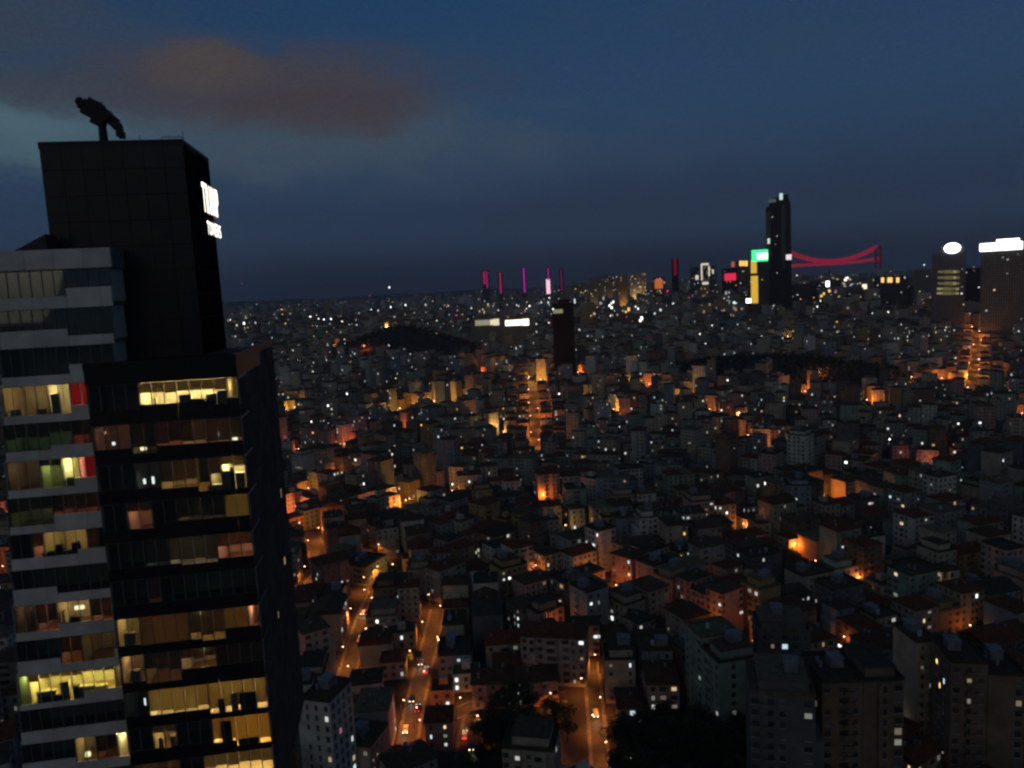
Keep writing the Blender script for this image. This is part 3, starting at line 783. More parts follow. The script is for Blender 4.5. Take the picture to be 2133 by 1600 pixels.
for sx_, sy_, ang in seeds:
    if not (in_view(sx_, sy_, 0, 700) and sy_ < 3300): continue
    ca, sa = math.cos(ang), math.sin(ang); D0 = math.hypot(sx_, sy_); far = D0 > 1500
    step = 13.5 if not far else 18.
    v = -115.; rowi = 0
    while v < 115:
        u = -115.
        while u < 115:
            w = R.uniform(9.5, 17) if not far else R.uniform(13, 24); d = R.uniform(10, 13.5) if not far else R.uniform(12, 18)
            x = sx_ + u * ca - v * sa; y = sy_ + u * sa + v * ca; u += w + (.3 if R.random() < .8 else R.uniform(2, 9))
            if y < 150 or math.hypot(x, y) < 165 or not in_view(x, y, 8): continue
            pass
            dd = (x - sx_) ** 2 + (y - sy_) ** 2
            if dd > 115 ** 2 or free(x, y): continue
            tall = ss(120, 330, x) * (1 - ss(330, 520, y))
            st = R.choice([3, 4, 4, 5, 5, 6, 6, 7]) + int(tall * R.choice([2, 4, 6])) + (R.choice([0, 0, 0, 0, 0, 5]) if D0 > 500 else 0)
            put(x, y, w, d, st, ang + R.choice([0, 0, 0, .02, -.03]))
        rowi += 1; v += 13.6 if rowi % 2 else 21.
# gaps near the high-rise filled with smaller houses
for _ in range(9000):
    px, py = R.uniform(560, 2133), R.uniform(1060, 1640); p = ground(px, py)
    if math.hypot(p.x, p.y) < 165 or free(p.x, p.y): continue
    hs = min(near(p.x, p.y, 30), key=lambda q: (q[0] - p.x) ** 2 + (q[1] - p.y) ** 2, default=None)
    put(p.x, p.y, R.uniform(7.5, 13), R.uniform(7.5, 12), R.choice([2, 3, 4, 4, 5]), hs[5] if hs else R.uniform(-.5, .5))
print('houses', len(HOUSES))

# ------------------------------------------------------------------ which of them are built one by one
TOWER_PX = lambda px, py: (px < 575 + max(0, (py - 700)) * .08 and py > 500)


def shown(h):
    x, y, w, d, st, yaw, ex = h; z = T(x, y)
    a = proj((x, y, z + st * 2.9)); b = proj((x, y, z))
    if not (-10 < a[0] < 2143) or a[1] > 1610: return 0
    if TOWER_PX(a[0] + w * FPX / a[2] * .4, a[1]) and a[0] > 30: return 0
    return (b[1] - a[1]) * w * FPX / a[2] * (3 if ex else 1)


order = sorted(HOUSES, key=shown, reverse=True)
NEARS = [h for h in order[:300] if shown(h) > 0]; near_ids = {id(h) for h in NEARS}
CHIM = (lambda q: (q.box(-.4, .4, -.3, .3, -1, 1.2), q.box(-.48, .48, -.38, .38, 1.2, 1.35), q.mesh('chimney', M['concrete']))[-1])(MB())
TANK = (lambda q: (q.tube((0, 0, .5), (0, 0, 1.9), .7, n=10), q.tube((-.4, -.4, -.2), (-.4, -.4, .5), .06, n=4), q.tube((.4, .4, -.2), (.4, .4, .5), .06, n=4), q.mesh('water_tank', M['trim']))[-1])(MB())
STAIR = (lambda q: (q.box(-1.6, 1.6, -2, 2, -.2, 2.5), q.box(-1.8, 1.8, -2.2, 2.2, 2.5, 2.7), q.mesh('stair_head', M['concrete']))[-1])(MB())
BALC = {}
for n, c in WALLS:
    q = MB(); q.box(-1.3, 1.3, -1.15, 0, -.12, 0); q.box(-1.3, 1.3, -1.15, -1.07, 0, .95); q.box(-1.3, -1.22, -1.07, 0, 0, .95); q.box(1.22, 1.3, -1.07, 0, 0, .95)
    BALC[n] = q.mesh('balcony', M['w_' + n] if n not in ('white', 'grey') else M['trim'])
NUM = ['no', 'one', 'two', 'three', 'four', 'five', 'six', 'seven', 'eight', 'nine', 'ten', 'eleven', 'twelve', 'thirteen', 'fourteen', 'fifteen', 'sixteen']
SEEN_LABELS = {}
FH = 2.9


def roof_mesh(w, d, kind, h):
    q = MB(); o = .55; a, b = w / 2 + o, d / 2 + o
    if kind == 'hip':
        k = min(a, b) * .95; rh = k * .42
        rx = (a - k) if a > b else 0; ry = (b - k) if b >= a else 0
        q.box(-a, a, -b, b, h - .18, h)
        q.add([(-a, -b, h + .01), (a, -b, h + .01), (a, b, h + .01), (-a, b, h + .01), (-rx - .01, -ry - .01, h + rh), (rx + .01, -ry - .01, h + rh), (rx + .01, ry + .01, h + rh), (-rx - .01, ry + .01, h + rh)],
              [(0, 1, 5, 4), (1, 2, 6, 5), (2, 3, 7, 6), (3, 0, 4, 7), (4, 5, 6, 7)])
        return q, rh
    if kind == 'gable':
        rh = b * .42; q.box(-a, a, -b, b, h - .18, h)
        q.add([(-a, -b, h + .01), (a, -b, h + .01), (a, b, h + .01), (-a, b, h + .01), (-a, 0, h + rh), (a, 0, h + rh)], [(0, 1, 5, 4), (2, 3, 4, 5), (1, 2, 5), (3, 0, 4)])
        return q, rh
    a, b = w / 2 + .08, d / 2 + .08
    q.box(-a + .2, a - .2, -b + .2, b - .2, h - .05, h + .1); q.box(-a, a, -b, -b + .2, h - .1, h + .9); q.box(-a, a, b - .2, b, h - .1, h + .9)
    q.box(-a, -a + .2, -b + .2, b - .2, h - .1, h + .9); q.box(a - .2, a, -b + .2, b - .2, h - .1, h + .9)
    return q, .1


def faces_of(w, d, x, y, yaw):
    """sides of a house: name, width, matrix from (along, out, up); whether the side looks at the high-rise"""
    out = []
    for k, (ln, dp) in enumerate(((w, d), (d, w), (w, d), (d, w))):
        a = k * PI / 2; n = Vector((math.sin(a), -math.cos(a), 0)); t = Vector((math.cos(a), math.sin(a), 0))
        nw = Matrix.Rotation(yaw, 3, 'Z') @ n; see = nw.dot(Vector((-x, -y, 0)).normalized()) > .12
        out.append((ln, dp / 2, t, n, see, a))
    return out


for hi, h in enumerate(NEARS):
    x, y, w, d, st, yaw, ex = h; R = random.Random(hi * 7 + 3); z = T(x, y) - .05; D = math.hypot(x, y)
    wn = ex.get('wall') or R.choices([n for n, c in WALLS], [6, 6, 3, 4, 2, 3, 3, 3, 4, 6])[0]
    kind = ex.get('roof') or R.choices(['hip', 'flat', 'gable'], [6, 4, 2])[0]
    rn = R.choices([n for n, c in ROOFS], [5, 4, 2, 1, 3])[0] if kind != 'flat' else R.choice(['grey', 'weathered', 'dark metal'])
    hh = st * FH + .9
    root = link('apartment_building', None, None, (x, y, z), rz=yaw)
    m = MB(); m.box(-w / 2, w / 2, -d / 2, d / 2, -4, hh)
    fs = faces_of(w, d, x, y, yaw)
    bay = R.random() < .35 or ex.get('bays')
    if bay:                                             # projecting closed bays, as on many old fronts
        nb = max(1, int(w / 6.5))
        for i in range(nb):
            cx = -w / 2 + w * (i + .5) / nb; m.box(cx - 1.5, cx + 1.5, -d / 2 - .9, -d / 2 - .002, 3.4, hh - .3)
    for k in range(1, st):
        if R.random() < .5: m.box(-w / 2 - .05, w / 2 + .05, -d / 2 - .05, d / 2 + .05, k * FH + .55, k * FH + .67)
    setb = None
    if kind == 'flat' and R.random() < .45 and w > 9:
        setb = (-w / 2 + R.uniform(1, 2.5), w / 2 - R.uniform(1, 2.5), -d / 2 + 1.8, d / 2 - .6)
        m.box(*setb, hh + .02, hh + 2.7)
    if R.random() < .3:
        sx0 = R.choice([-1, 1]); m.box(sx0 * w / 2 - 2.2, sx0 * w / 2 + 2.0, -d / 2 + 1.0, d / 2 - R.uniform(1, 4), -4, hh * R.uniform(.45, .8))
    wall = m.build('wall', M['w_' + wn], root)
    q, rh = roof_mesh(w, d, kind, hh)
    if bay and kind == 'hip': q.box(-w / 2, w / 2, -d / 2 - 1.0, -d / 2 - .4, hh - .16, hh - .02)
    if setb: q.box(setb[0] - .3, setb[1] + .3, setb[2] - .3, setb[3] + .3, hh + 2.7, hh + 2.95)
    roof = q.build('roof', M['r_' + rn], root)
    chim = R.choice([0, 1, 1, 2, 3])
    for i in range(chim): link('chimney', CHIM, roof, (R.uniform(-.35, .35) * w, R.uniform(-.3, .3) * d, hh + rh * .35 + .4))
    extra = ''
    if kind == 'flat':
        if R.random() < .6: link('stair_head', STAIR, roof, (R.uniform(-.2, .2) * w, R.uniform(.0, .2) * d, hh + (2.9 if setb else .1))); extra = 'stair head'
        if R.random() < .45: link('water_tank', TANK, roof, (R.uniform(-.3, .3) * w, R.uniform(-.3, -.1) * d, hh + .2)); extra = extra + (' and ' if extra else '') + 'water tank'
    # windows
    cells = []; pm = MB()
    for (ln, off, t, n, see, a) in fs:
        nc = max(2, int(ln / 2.7)); blank = (abs(n.x) > .5 and R.random() < .45)
        if blank: continue
        ww = R.choice([1.1, 1.25, 1.4]); wh = R.choice([1.4, 1.5, 1.7])
        colw = [R.choice([.75, 1., 1., 1.1, 1.55]) for _ in range(nc)]; colskip = [R.random() < .12 for _ in range(nc)]; coljit = [R.uniform(-.12, .12) for _ in range(nc)]
        for fl in range(st):
            for c in range(nc):
                if colskip[c] or R.random() < .04: continue
                p = t * (-ln / 2 + ln * (c + .5 + coljit[c]) / nc); o = off
                if bay and n.y < -.5 and fl >= 1:
                    nb = max(1, int(w / 6.5))
                    for i in range(nb):
                        cx = -w / 2 + w * (i + .5) / nb
                        if abs(p.x - cx) < 1.5 + ww / 2:
                            o = off + .9
                            p = Vector((max(cx - 1.45 + ww / 2, min(cx + 1.45 - ww / 2, p.x)), p.y, 0))
                q3 = p + n * (o + .0); cells.append((q3, n, a, fl * FH + 1.9 + (0 if fl else .1), min(ww * colw[c], ln / nc - .3), wh, see))
    R.shuffle(cells)
    want = ex.get('lit', R.choices([0, 1, 2, 3, 4, 5, 7], [4, 6, 6, 5, 3, 2, 1])[0]); nl = 0; allw = len(cells)
    for (q3, n, a, zz, ww, wh, see) in cells:
        t = Vector((-n.y, n.x, 0))
        if see and nl < want:
            li = R.choices(range(len(LITS)), LIT_W)[0]
            oo = link('window', LITMESH[li], root, tuple(q3 + n * .03 + Vector((0, 0, zz))), (ww * R.uniform(.6, 1), .06, wh * R.uniform(.6, 1.)), a); nl += 1
            continue
        p0 = q3 + n * .035; vs_ = [tuple(p0 + t * (sx0 * ww / 2) + Vector((0, 0, zz + sz * wh / 2))) for sx0, sz in ((-1, -1), (1, -1), (1, 1), (-1, 1))]
        pm.add(vs_, [(0, 1, 2, 3)], R.choices([0, 2, 3], [60, 25, 15])[0])
        if D < 420:                                     # sill
            p1 = q3 + n * .06; c = p1 + Vector((0, 0, zz - wh / 2 - .06))
            pm.add([tuple(c + t * (sx0 * (ww / 2 + .1)) + n * (oy) + Vector((0, 0, sz))) for sx0, oy, sz in ((-1, -.06, 0), (1, -.06, 0), (1, .08, 0), (-1, .08, 0), (-1, .08, -.08), (1, .08, -.08))], [(0, 1, 2, 3), (3, 2, 5, 4)], 1)
    if pm.f: tag(pm.build('window_panes', [M['pane'], M['trim'], M['curt'], M['shut']], root), kind='stuff')
    nbal = 0
    if D < 460 and R.random() < .6:
        (ln, off, t, n, see, a) = R.choice([f for f in fs if f[4]] or fs)
        if not (bay and n.y < -.5):
            cx = R.uniform(-.3, .3) * ln
            cx = max(-ln / 2 + 1.4, min(ln / 2 - 1.4, cx))
            for fl in range(1, st):
                link('balcony', BALC[wn], root, tuple(t * cx + n * off + Vector((0, 0, fl * FH + .9))), None, a); nbal += 1
    # the label: what sets this house apart
    bits = [NUM[min(st, 16)] + '-storey', wn, 'house', 'with', {'hip': rn + ' hip roof', 'gable': rn + ' gable roof', 'flat': 'flat roof'}[kind]]
    if extra: bits.append('and ' + extra.replace(' and ', ', '))
    tail = []
    if bay: tail.append('projecting bays')
    elif nbal: tail.append('stacked balconies')
    if chim and kind != 'flat': tail.append(NUM[chim] + (' chimneys' if chim > 1 else ' chimney'))
    tail.append((NUM[nl] + (' lit windows' if nl > 1 else ' lit window')) if nl else 'all windows dark')
    lab = ' '.join(bits) + ', ' + ', '.join(tail)
    while len(lab.replace('-', ' ').split()) > 16 and len(tail) > 1: tail.pop(0); lab = ' '.join(bits) + ', ' + ', '.join(tail)
    ndl = min(LAMPS, key=lambda l: (l[0] - x) ** 2 + (l[1] - y) ** 2)
    if (ndl[0] - x) ** 2 + (ndl[1] - y) ** 2 < 18 ** 2 and len(lab.replace('-', ' ').split()) <= 12: lab += ', by a street lamp'
    ex['short'] = NUM[min(st, 16)] + '-storey ' + wn + ' house with ' + {'hip': 'a hip roof', 'gable': 'a gable roof', 'flat': 'a flat roof'}[kind]
    tag(root, lab, 'building', 'apartment houses of the dark city below'); SEEN_LABELS.setdefault(lab, []).append(root)

# ------------------------------------------------------------------ the rest of the city as one mass
cm = MB(); NW = len(WALLS); NR = len(ROOFS)
CMATS = [M['w_' + n] for n, c in WALLS] + [M['r_' + n] for n, c in ROOFS] + [M['pane']] + LITM
R = random.Random(99)
for h in HOUSES:
    if id(h) in near_ids: continue
    x, y, w, d, st, yaw, ex = h; D = math.hypot(x, y); z = T(x, y); hh = st * FH + .9
    ca, sa = math.cos(yaw), math.sin(yaw)
    W = lambda u, v, zz: (x + u * ca - v * sa, y + u * sa + v * ca, z + zz)
    wi = R.choices(range(NW), [6, 6, 3, 4, 2, 3, 3, 3, 4, 6])[0]; ri = NW + R.choices(range(NR), [5, 4, 2, 1, 3])[0]
    a, b = w / 2, d / 2
    cm.add([W(-a, -b, -6), W(a, -b, -6), W(a, b, -6), W(-a, b, -6), W(-a, -b, hh), W(a, -b, hh), W(a, b, hh), W(-a, b, hh)], [(0, 1, 5, 4), (1, 2, 6, 5), (2, 3, 7, 6), (3, 0, 4, 7), (4, 5, 6, 7)], wi)
    if R.random() < .62:
        a2, b2 = a + .4, b + .4; k = min(a2, b2) * .95; rh = k * .42; rx = max(a2 - k, .01); ry = max(b2 - k, .01)
        cm.add([W(-a2, -b2, hh + .05), W(a2, -b2, hh + .05), W(a2, b2, hh + .05), W(-a2, b2, hh + .05), W(-rx, -ry, hh + rh), W(rx, -ry, hh + rh), W(rx, ry, hh + rh), W(-rx, ry, hh + rh)], [(0, 1, 5, 4), (1, 2, 6, 5), (2, 3, 7, 6), (3, 0, 4, 7), (4, 5, 6, 7)], ri)
    else:
        cm.add([W(-a + .3, -b + .3, hh + .03), W(a - .3, -b + .3, hh + .03), W(a - .3, b - .3, hh + .03), W(-a + .3, b - .3, hh + .03)], [(0, 1, 2, 3)], ri)
        u = R.uniform(-.4, .1) * a; v = R.uniform(-.3, .3) * b
        cm.add([W(u, v, hh), W(u + 3, v, hh), W(u + 3, v + 3, hh), W(u, v + 3, hh), W(u, v, hh + 2.4), W(u + 3, v, hh + 2.4), W(u + 3, v + 3, hh + 2.4), W(u, v + 3, hh + 2.4)], [(0, 1, 5, 4), (1, 2, 6, 5), (2, 3, 7, 6), (3, 0, 4, 7), (4, 5, 6, 7)], wi)
    dark = D < 1050
    p_lit = .070 if D < 900 else (.032 if D < 1500 else .014)
    for (ln, off, t, n, see, an) in faces_of(w, d, x, y, yaw):
        if not see: continue
        nc = max(2, int(ln / 3.0))
        for fl in range(st):
            for c in range(nc):
                lit = R.random() < p_lit
                if not (lit or dark): continue
                big = 1. + ss(700, 2600, D) * 1.4
                ww = .6 * (big if lit else 1) * (R.uniform(.6, 1.) if lit else 1); wh = .75 * (big if lit else 1)
                p = t * (-ln / 2 + ln * (c + .5) / nc) + n * (off + (.12 if lit else .06)); zz = fl * FH + 1.9
                mi = NW + NR
                if lit:
                    mi = NW + NR + 1 + R.choices(range(len(LITS)), LIT_W if D < 1300 else [16, 12, 9, 8, 6, 9, 6, 7, 2, 3])[0]
                cm.add([W(p.x + t.x * sxx * ww, p.y + t.y * sxx * ww, zz + szz * wh) for sxx, szz in ((-1, -1), (1, -1), (1, 1), (-1, 1))], [(0, 1, 2, 3)], mi)
for _ in range(5200):
    a = R.uniform(-.66, .66); D = 3200 * (7600 / 3200.) ** R.random(); x, y = D * math.sin(a), D * math.cos(a); z = T(x, y)
    if not in_view(x, y, z): continue
    w = R.uniform(14, 34); d = R.uniform(12, 22); hh = R.choice([10, 14, 18, 22, 22, 35, 60 if R.random() < .25 else 20]); yaw = R.uniform(-.5, .5); ca, sa = math.cos(yaw), math.sin(yaw)
    W = lambda u, v, zz: (x + u * ca - v * sa, y + u * sa + v * ca, z + zz)
    cm.add([W(-w / 2, -d / 2, -10), W(w / 2, -d / 2, -10), W(w / 2, d / 2, -10), W(-w / 2, d / 2, -10), W(-w / 2, -d / 2, hh), W(w / 2, -d / 2, hh), W(w / 2, d / 2, hh), W(-w / 2, d / 2, hh)], [(0, 1, 5, 4), (1, 2, 6, 5), (2, 3, 7, 6), (3, 0, 4, 7), (4, 5, 6, 7)], R.randrange(NW))
    if R.random() < .22:
        u = R.uniform(-.3, .3) * w; zz = hh * R.uniform(.4, .95); e = R.uniform(1.4, 2.8); cm.add([W(u - e, -d / 2 - .3, zz - e), W(u + e, -d / 2 - .3, zz - e), W(u + e, -d / 2 - .3, zz + e), W(u - e, -d / 2 - .3, zz + e)], [(0, 1, 2, 3)], NW + NR + 1 + R.choice([0, 0, 1, 2, 5, 5, 6, 9, 4]))
for _ in range(190):
    px = R.choice([R.uniform(1180, 1600), R.uniform(1650, 1940), R.uniform(1000, 1240), R.uniform(1660, 1930)]); D = R.uniform(1800, 3000); v = ray(px, 600 - (px - 1066) * .0507); v.z = 0; v.normalize(); x, y = v.x * D, v.y * D; z = T(x, y)
    w = R.uniform(16, 38); d = R.uniform(14, 24); hh = R.uniform(22, 62); yaw = -math.atan2(x, y); ca, sa = math.cos(yaw), math.sin(yaw)
    W = lambda u, v, zz: (x + u * ca - v * sa, y + u * sa + v * ca, z + zz)
    cm.add([W(-w / 2, -d / 2, -10), W(w / 2, -d / 2, -10), W(w / 2, d / 2, -10), W(-w / 2, d / 2, -10), W(-w / 2, -d / 2, hh), W(w / 2, -d / 2, hh), W(w / 2, d / 2, hh), W(-w / 2, d / 2, hh)], [(0, 1, 5, 4), (1, 2, 6, 5), (2, 3, 7, 6), (3, 0, 4, 7), (4, 5, 6, 7)], R.randrange(NW))
    mi = NW + NR + 1 + R.choice([0, 0, 1, 2, 5, 5, 6, 7, 8, 8, 8, 9, 9])
    for _k in range(R.choice([1, 2, 4, 7])):
        u = R.uniform(-.4, .4) * w; zz = hh * R.uniform(.25, .97); e = R.uniform(.8, 2.4); f = e * R.uniform(1, 1.9)
        cm.add([W(u - e, -d / 2 - .3, zz - f), W(u + e, -d / 2 - .3, zz - f), W(u + e, -d / 2 - .3, zz + f), W(u - e, -d / 2 - .3, zz + f)], [(0, 1, 2, 3)], mi)
co = cm.build('distant_city', CMATS)
tag(co, 'dense mass of small far houses with scattered lit windows spreading to the horizon', 'houses', kind='stuff')
print('city faces', len(cm.f))

# ------------------------------------------------------------------ street lamps
LANDM = [(1170, 740, 'the lone dark tower'), (840, 720, 'the dark wooded hill'), (1560, 770, 'the larger dark wood'), (1765, 800, 'the smaller dark wood'), (1040, 675, 'the two bright long halls'), (620, 900, 'the glass tower roof'), (1975, 720, 'the tower with the round sign'),
         (1060, 990, 'the twin grey flat-roofed blocks'), (1280, 1020, 'the tall blue-grey block'), (1665, 1050, 'the blue-grey eight-storey block'), (10, 1120, 'the white tower foot'), (840, 1040, 'the brightest yellow house fronts'), (1620, 640, 'the tallest skyscraper')]
LMESH = {}
for hgt in (7., 8.):
    a = MB(); a.tube((0, 0, -.3), (0, 0, hgt - .3), .10, .06, 7); a.tube((0, 0, -.3), (0, 0, 1.), .16, .13, 7)
    b = MB(); b.tube((0, 0, hgt - .4), (.5, 0, hgt + .05), .05, .045, 6); b.tube((.5, 0, hgt + .05), (1.5, 0, hgt + .1), .045, .04, 6)
    c = MB(); c.box(1.3, 2.05, -.16, .16, hgt + .06, hgt + .2)
    LMESH[hgt] = (a.mesh('pole', M['steel']), b.mesh('arm', M['steel']), c.mesh('lamp_head', M['steel']))
DIFF = {}
for i, l in enumerate(LAMPS):
    x, y, z, h, watt, col, lab, grp = l; D = math.hypot(x, y)
    hs = min(NEARS, key=lambda q: (q[0] - x) ** 2 + (q[1] - y) ** 2)
    if grp == 'orange street lamps among the houses':
        cn = {SODIUM: 'orange', YEL: 'yellow', RED: 'reddish'}.get(col, 'green-yellow')
        if (hs[0] - x) ** 2 + (hs[1] - y) ** 2 < 26 ** 2: lab = cn + ' street lamp beside a ' + hs[6]['short']
        else:
            a = proj((x, y, z)); lm = min(LANDM, key=lambda q: (q[0] - a[0]) ** 2 + (q[1] - a[1]) ** 2)
            dpx = math.hypot(lm[0] - a[0], lm[1] - a[1]); lab = cn + (' street lamp close to ' if dpx < 90 else ' street lamp in the houses around ' if dpx < 190 else ' street lamp in the dark quarter beyond ') + lm[2]
    lining = grp == 'street lamps lining a street' and D < 450 and 'pink-lit' not in lab
    o = thing('street_lamp', lab, 'street lamp', (x, y, z), random.uniform(0, 6.28), grp)
    for nm, me in zip(('pole', 'arm', 'lamp_head'), LMESH[h]): link(nm, me, o)
    if col not in DIFF: DIFF[col] = emit('street_lamp_glow', tuple(min(1., c * .75 + .25) for c in col), 16)
    k = 1 + ss(300, 1500, D) * 1.5                     # the blurred glow bowl of a far lamp
    q = MB(); q.tube((1.67, 0, h + .05), (1.67, 0, h - .22 * k), .30 * k, .12 * k, 8); q.build('diffuser', DIFF[col], o)
    lamp_light(o, (1.67, 0, h - .9 - .22 * k), watt * (1.35 if lining else .7 if D < 450 else 1.45), col, .3, spot=lining, size=138)

# ------------------------------------------------------------------ landmarks on the skyline


def base_at(px, D):
    """ground point D metres out in the direction of picture column px at the horizon"""
    v = ray(px, 600 + (1066 - px) * .0507); v.z = 0; v.normalize(); return Vector((v.x * D, v.y * D, T(v.x * D, v.y * D)))


def z_at(px, py, D):
    v = ray(px, py); k = D / math.hypot(v.x, v.y); return CAM_H + v.z * k


def m_per_px(D): return D / FPX


EM = {}


def em(name, col, s, sample=False):
    k = (name, col, s)
    if k not in EM: EM[k] = emit(name, col, s, sample)
    return EM[k]


def block(name, label, px0, px1, pytop, D, depth=None, wall='w_dark grey', bands=True, litp=.02, litset=(0, 1, 3, 5), cat='tower', taper=0., group=None, seed=1):
    pc = (px0 + px1) / 2; b = base_at(pc, D); w = (px1 - px0) * m_per_px(D); dp = depth or w; ht = z_at(pc, pytop, D) - b.z
    yaw = -math.atan2(b.x, b.y)
    o = thing(name, label, cat, b, yaw, group)
    m = MB(); t = 1 - taper
    m.add([(-w / 2, -dp / 2, -8), (w / 2, -dp / 2, -8), (w / 2, dp / 2, -8), (-w / 2, dp / 2, -8), (-w / 2 * t, -dp / 2 * t, ht), (w / 2 * t, -dp / 2 * t, ht), (w / 2 * t, dp / 2 * t, ht), (-w / 2 * t, dp / 2 * t, ht)],
          [(0, 3, 2, 1), (4, 5, 6, 7), (0, 1, 5, 4), (1, 2, 6, 5), (2, 3, 7, 6), (3, 0, 4, 7)])
    m.build('wall', M[wall], o)
    R = random.Random(seed); nfl = max(2, int(ht / 3.6)); nc = max(2, int(w / 3.2)); pm = MB()
    for f in range(nfl):
        for c in range(nc):
            zz = 2. + f * (ht - 2) / nfl; xx = -w / 2 + w * (c + .5) / nc
            k = 1 - taper * zz / ht
            if R.random() < litp and proj(o.location + Vector((0, 0, zz)))[1] < 900:
                link('window', LITMESH[R.choice(litset)], o, (xx * k, -dp / 2 * k - .12, zz), (w / nc * .62, .1, 2.0))
            else:
                for sgn in (-1,): pm.add([((xx - w / nc * .36) * k, -dp / 2 * k * 1.0 - .08 - taper * .2, zz - 1.1), ((xx + w / nc * .36) * k, -dp / 2 * k - .08 - taper * .2, zz - 1.1), ((xx + w / nc * .36) * k, -dp / 2 * k - .08, zz + 1.1), ((xx - w / nc * .36) * k, -dp / 2 * k - .08, zz + 1.1)], [(0, 1, 2, 3)])
    tag(pm.build('window_panes', M['pane_far'], o), kind='stuff')
    q = MB(); q.box(-w / 2 * t - .2, w / 2 * t + .2, -dp / 2 * t - .2, dp / 2 * t + .2, ht, ht + 1.2); q.build('roof', M['steel'], o)
    return o, w, dp, ht


def panel(o, name, px, py, wpx, hpx, D, dp, matr, out=.5, thick=.4):
    """a flat lit piece on the front of a landmark"""
    k = m_per_px(D); z = z_at(px, py, D) - o.location.z; b = base_at(px, D)
    dx = (b - o.location); yaw = o.rotation_euler[2]; u = dx.x * math.cos(yaw) + dx.y * math.sin(yaw)
    q = MB(); q.box(-wpx * k / 2, wpx * k / 2, -thick / 2, thick / 2, -hpx * k / 2, hpx * k / 2)
    return q.build(name, matr, o, (u, -dp / 2 - out, z))


GREEN = em('green_sign', (.05, 1., .30), 1.6); GREENW = em('green_sign_core', (.55, 1., .8), 6.); GOLDS = em('gold_strip', (1., .62, .07), .75); MAG = em('magenta_strip', (.95, .03, .28), .42)
MAGW = em('magenta_white', (1., .55, .75), 1.4); SIGNW = em('white_sign', (1., .98, .88), 5.); SIGNC = em('cool_sign', (.9, .93, 1.), 6.); CREAM = em('cream_window_row', (1., .86, .55), 1.2); REDS = em('red_sign', (1., .03, .10), .9)
YELW = em('yellow_floor', (.85, .75, .3), .14); AMB = em('amber_lights', (1., .55, .14), 1.6); WHL = em('white_lamp_far', (.93, .97, 1.), 5.)

# central dark tower
o, w, dp, ht = block('office_tower', 'lone dark tower with one lit band under its top amid the low houses', 1148, 1192, 632, 1110, wall='matte2', litp=.004, seed=3)
q = MB(); q.box(-w * .2, w * .34, -dp * .3, dp * .3, ht + 1.2, ht + 6); q.build('plant_room', M['black'], o)
panel(o, 'lit_band', 1160, 648, 20, 8, 1110, dp, em('green_cream_band', (.8, .85, .4), .28))
# tallest tower
o, w, dp, ht = block('skyscraper', 'tallest dark glass skyscraper with a slanted crown and a white light on its tip', 1598, 1646, 432, 1900, depth=36, wall='black', litp=.003, taper=.06, seed=4)
q = MB(); a, b = w / 2 * .94, dp / 2 * .94
q.add([(-a * .80, -b, ht + 1.2), (a, -b, ht + 1.2), (a, b, ht + 1.2), (-a * .80, b, ht + 1.2), (-a * .6, -b, ht + 17), (a * .75, -b, ht + 27), (a * .75, b, ht + 27), (-a * .6, b, ht + 17)],
      [(4, 5, 6, 7), (0, 1, 5, 4), (1, 2, 6, 5), (2, 3, 7, 6), (3, 0, 4, 7)]); q.build('crown', M['black'], o)
q = MB(); q.box(-a, -a * .62, -b - .6, -b, -8, ht - 10); q.box(a * .25, a * .55, -b - .6, -b, -8, ht + 3); q.build('facade_fins', M['w_dark grey'], o)
panel(o, 'tip_lamp', 1628, 411, 6, 12, 1900, dp, em('tip_lamp', (.7, .9, .85), .9)); panel(o, 'crown_glow', 1610, 420, 14, 6, 1900, dp, em('crown_glow', (.5, .7, .65), .12))
panel(o, 'corner_lamp', 1643, 536, 10, 10, 1900, dp, em('corner_lamp', (1, .85, .85), 1.)); panel(o, 'corner_lamp', 1602, 503, 4, 10, 1900, dp, em('corner_lamp2', (.9, .95, .85), .9))
# gold strip tower and its green sign
o, w, dp, ht = block('office_tower', 'dark tower with a long gold light strip and a glowing green rooftop sign', 1561, 1600, 546, 1830, wall='w_dark grey', litp=.004, seed=5)
panel(o, 'light_strip', 1570.5, 556, 11, 25, 1830, dp, GOLDS); panel(o, 'light_strip', 1571.5, 603, 13, 53, 1830, dp, GOLDS)
panel(o, 'sign_board', 1583, 533, 30, 22, 1830, dp, GREEN, .9, .5); panel(o, 'sign_letters', 1588, 534, 19, 11, 1830, dp, GREENW, 1.5)
q = MB(); q.box(-w * .2, w * .45, -dp * .4, dp * .3, ht + 1.2, ht + 24); q.build('sign_frame', M['steel'], o)
panel(o, 'roof_lamp', 1559, 626, 9, 8, 1830, dp, WHL)
# towers with white signs at the right
o, w, dp, ht = block('office_tower', 'dark office tower with a round white rooftop sign and dim yellow floors', 1950, 2002, 530, 1500, wall='w_blue-grey', litp=.01, seed=6)
q = MB(); q.M = Matrix.Rotation(PI / 2, 4, 'X'); q.tube((0, 0, -.4), (0, 0, .4), 1., n=20); g = q.build('sign_board', SIGNC, o, (w * .10, -dp / 2 - .6, ht + 9.5)); g.scale = (12, 1, 8.5)
q = MB(); q.box(-w * .3, w * .45, -dp * .4, dp * .4, ht + 1.2, ht + 14); q.build('sign_frame', M['steel'], o)
for yy in (566, 578, 590, 601, 610):
    for xx in (1955, 1961, 1968, 1974, 1980, 1987, 1994): panel(o, 'lit_window', xx + yy % 3, yy, 4.6, 6.0 - (xx % 3), 1500, dp, YELW if (xx + yy) % 3 else em('yellow_floor_b', (.9, .8, .4), .3))
o, w, dp, ht = block('office_tower', 'broad dark building topped by a long stepped white glowing sign', 2058, 2124, 527, 1450, depth=40, wall='w_grey', litp=.012, seed=7)
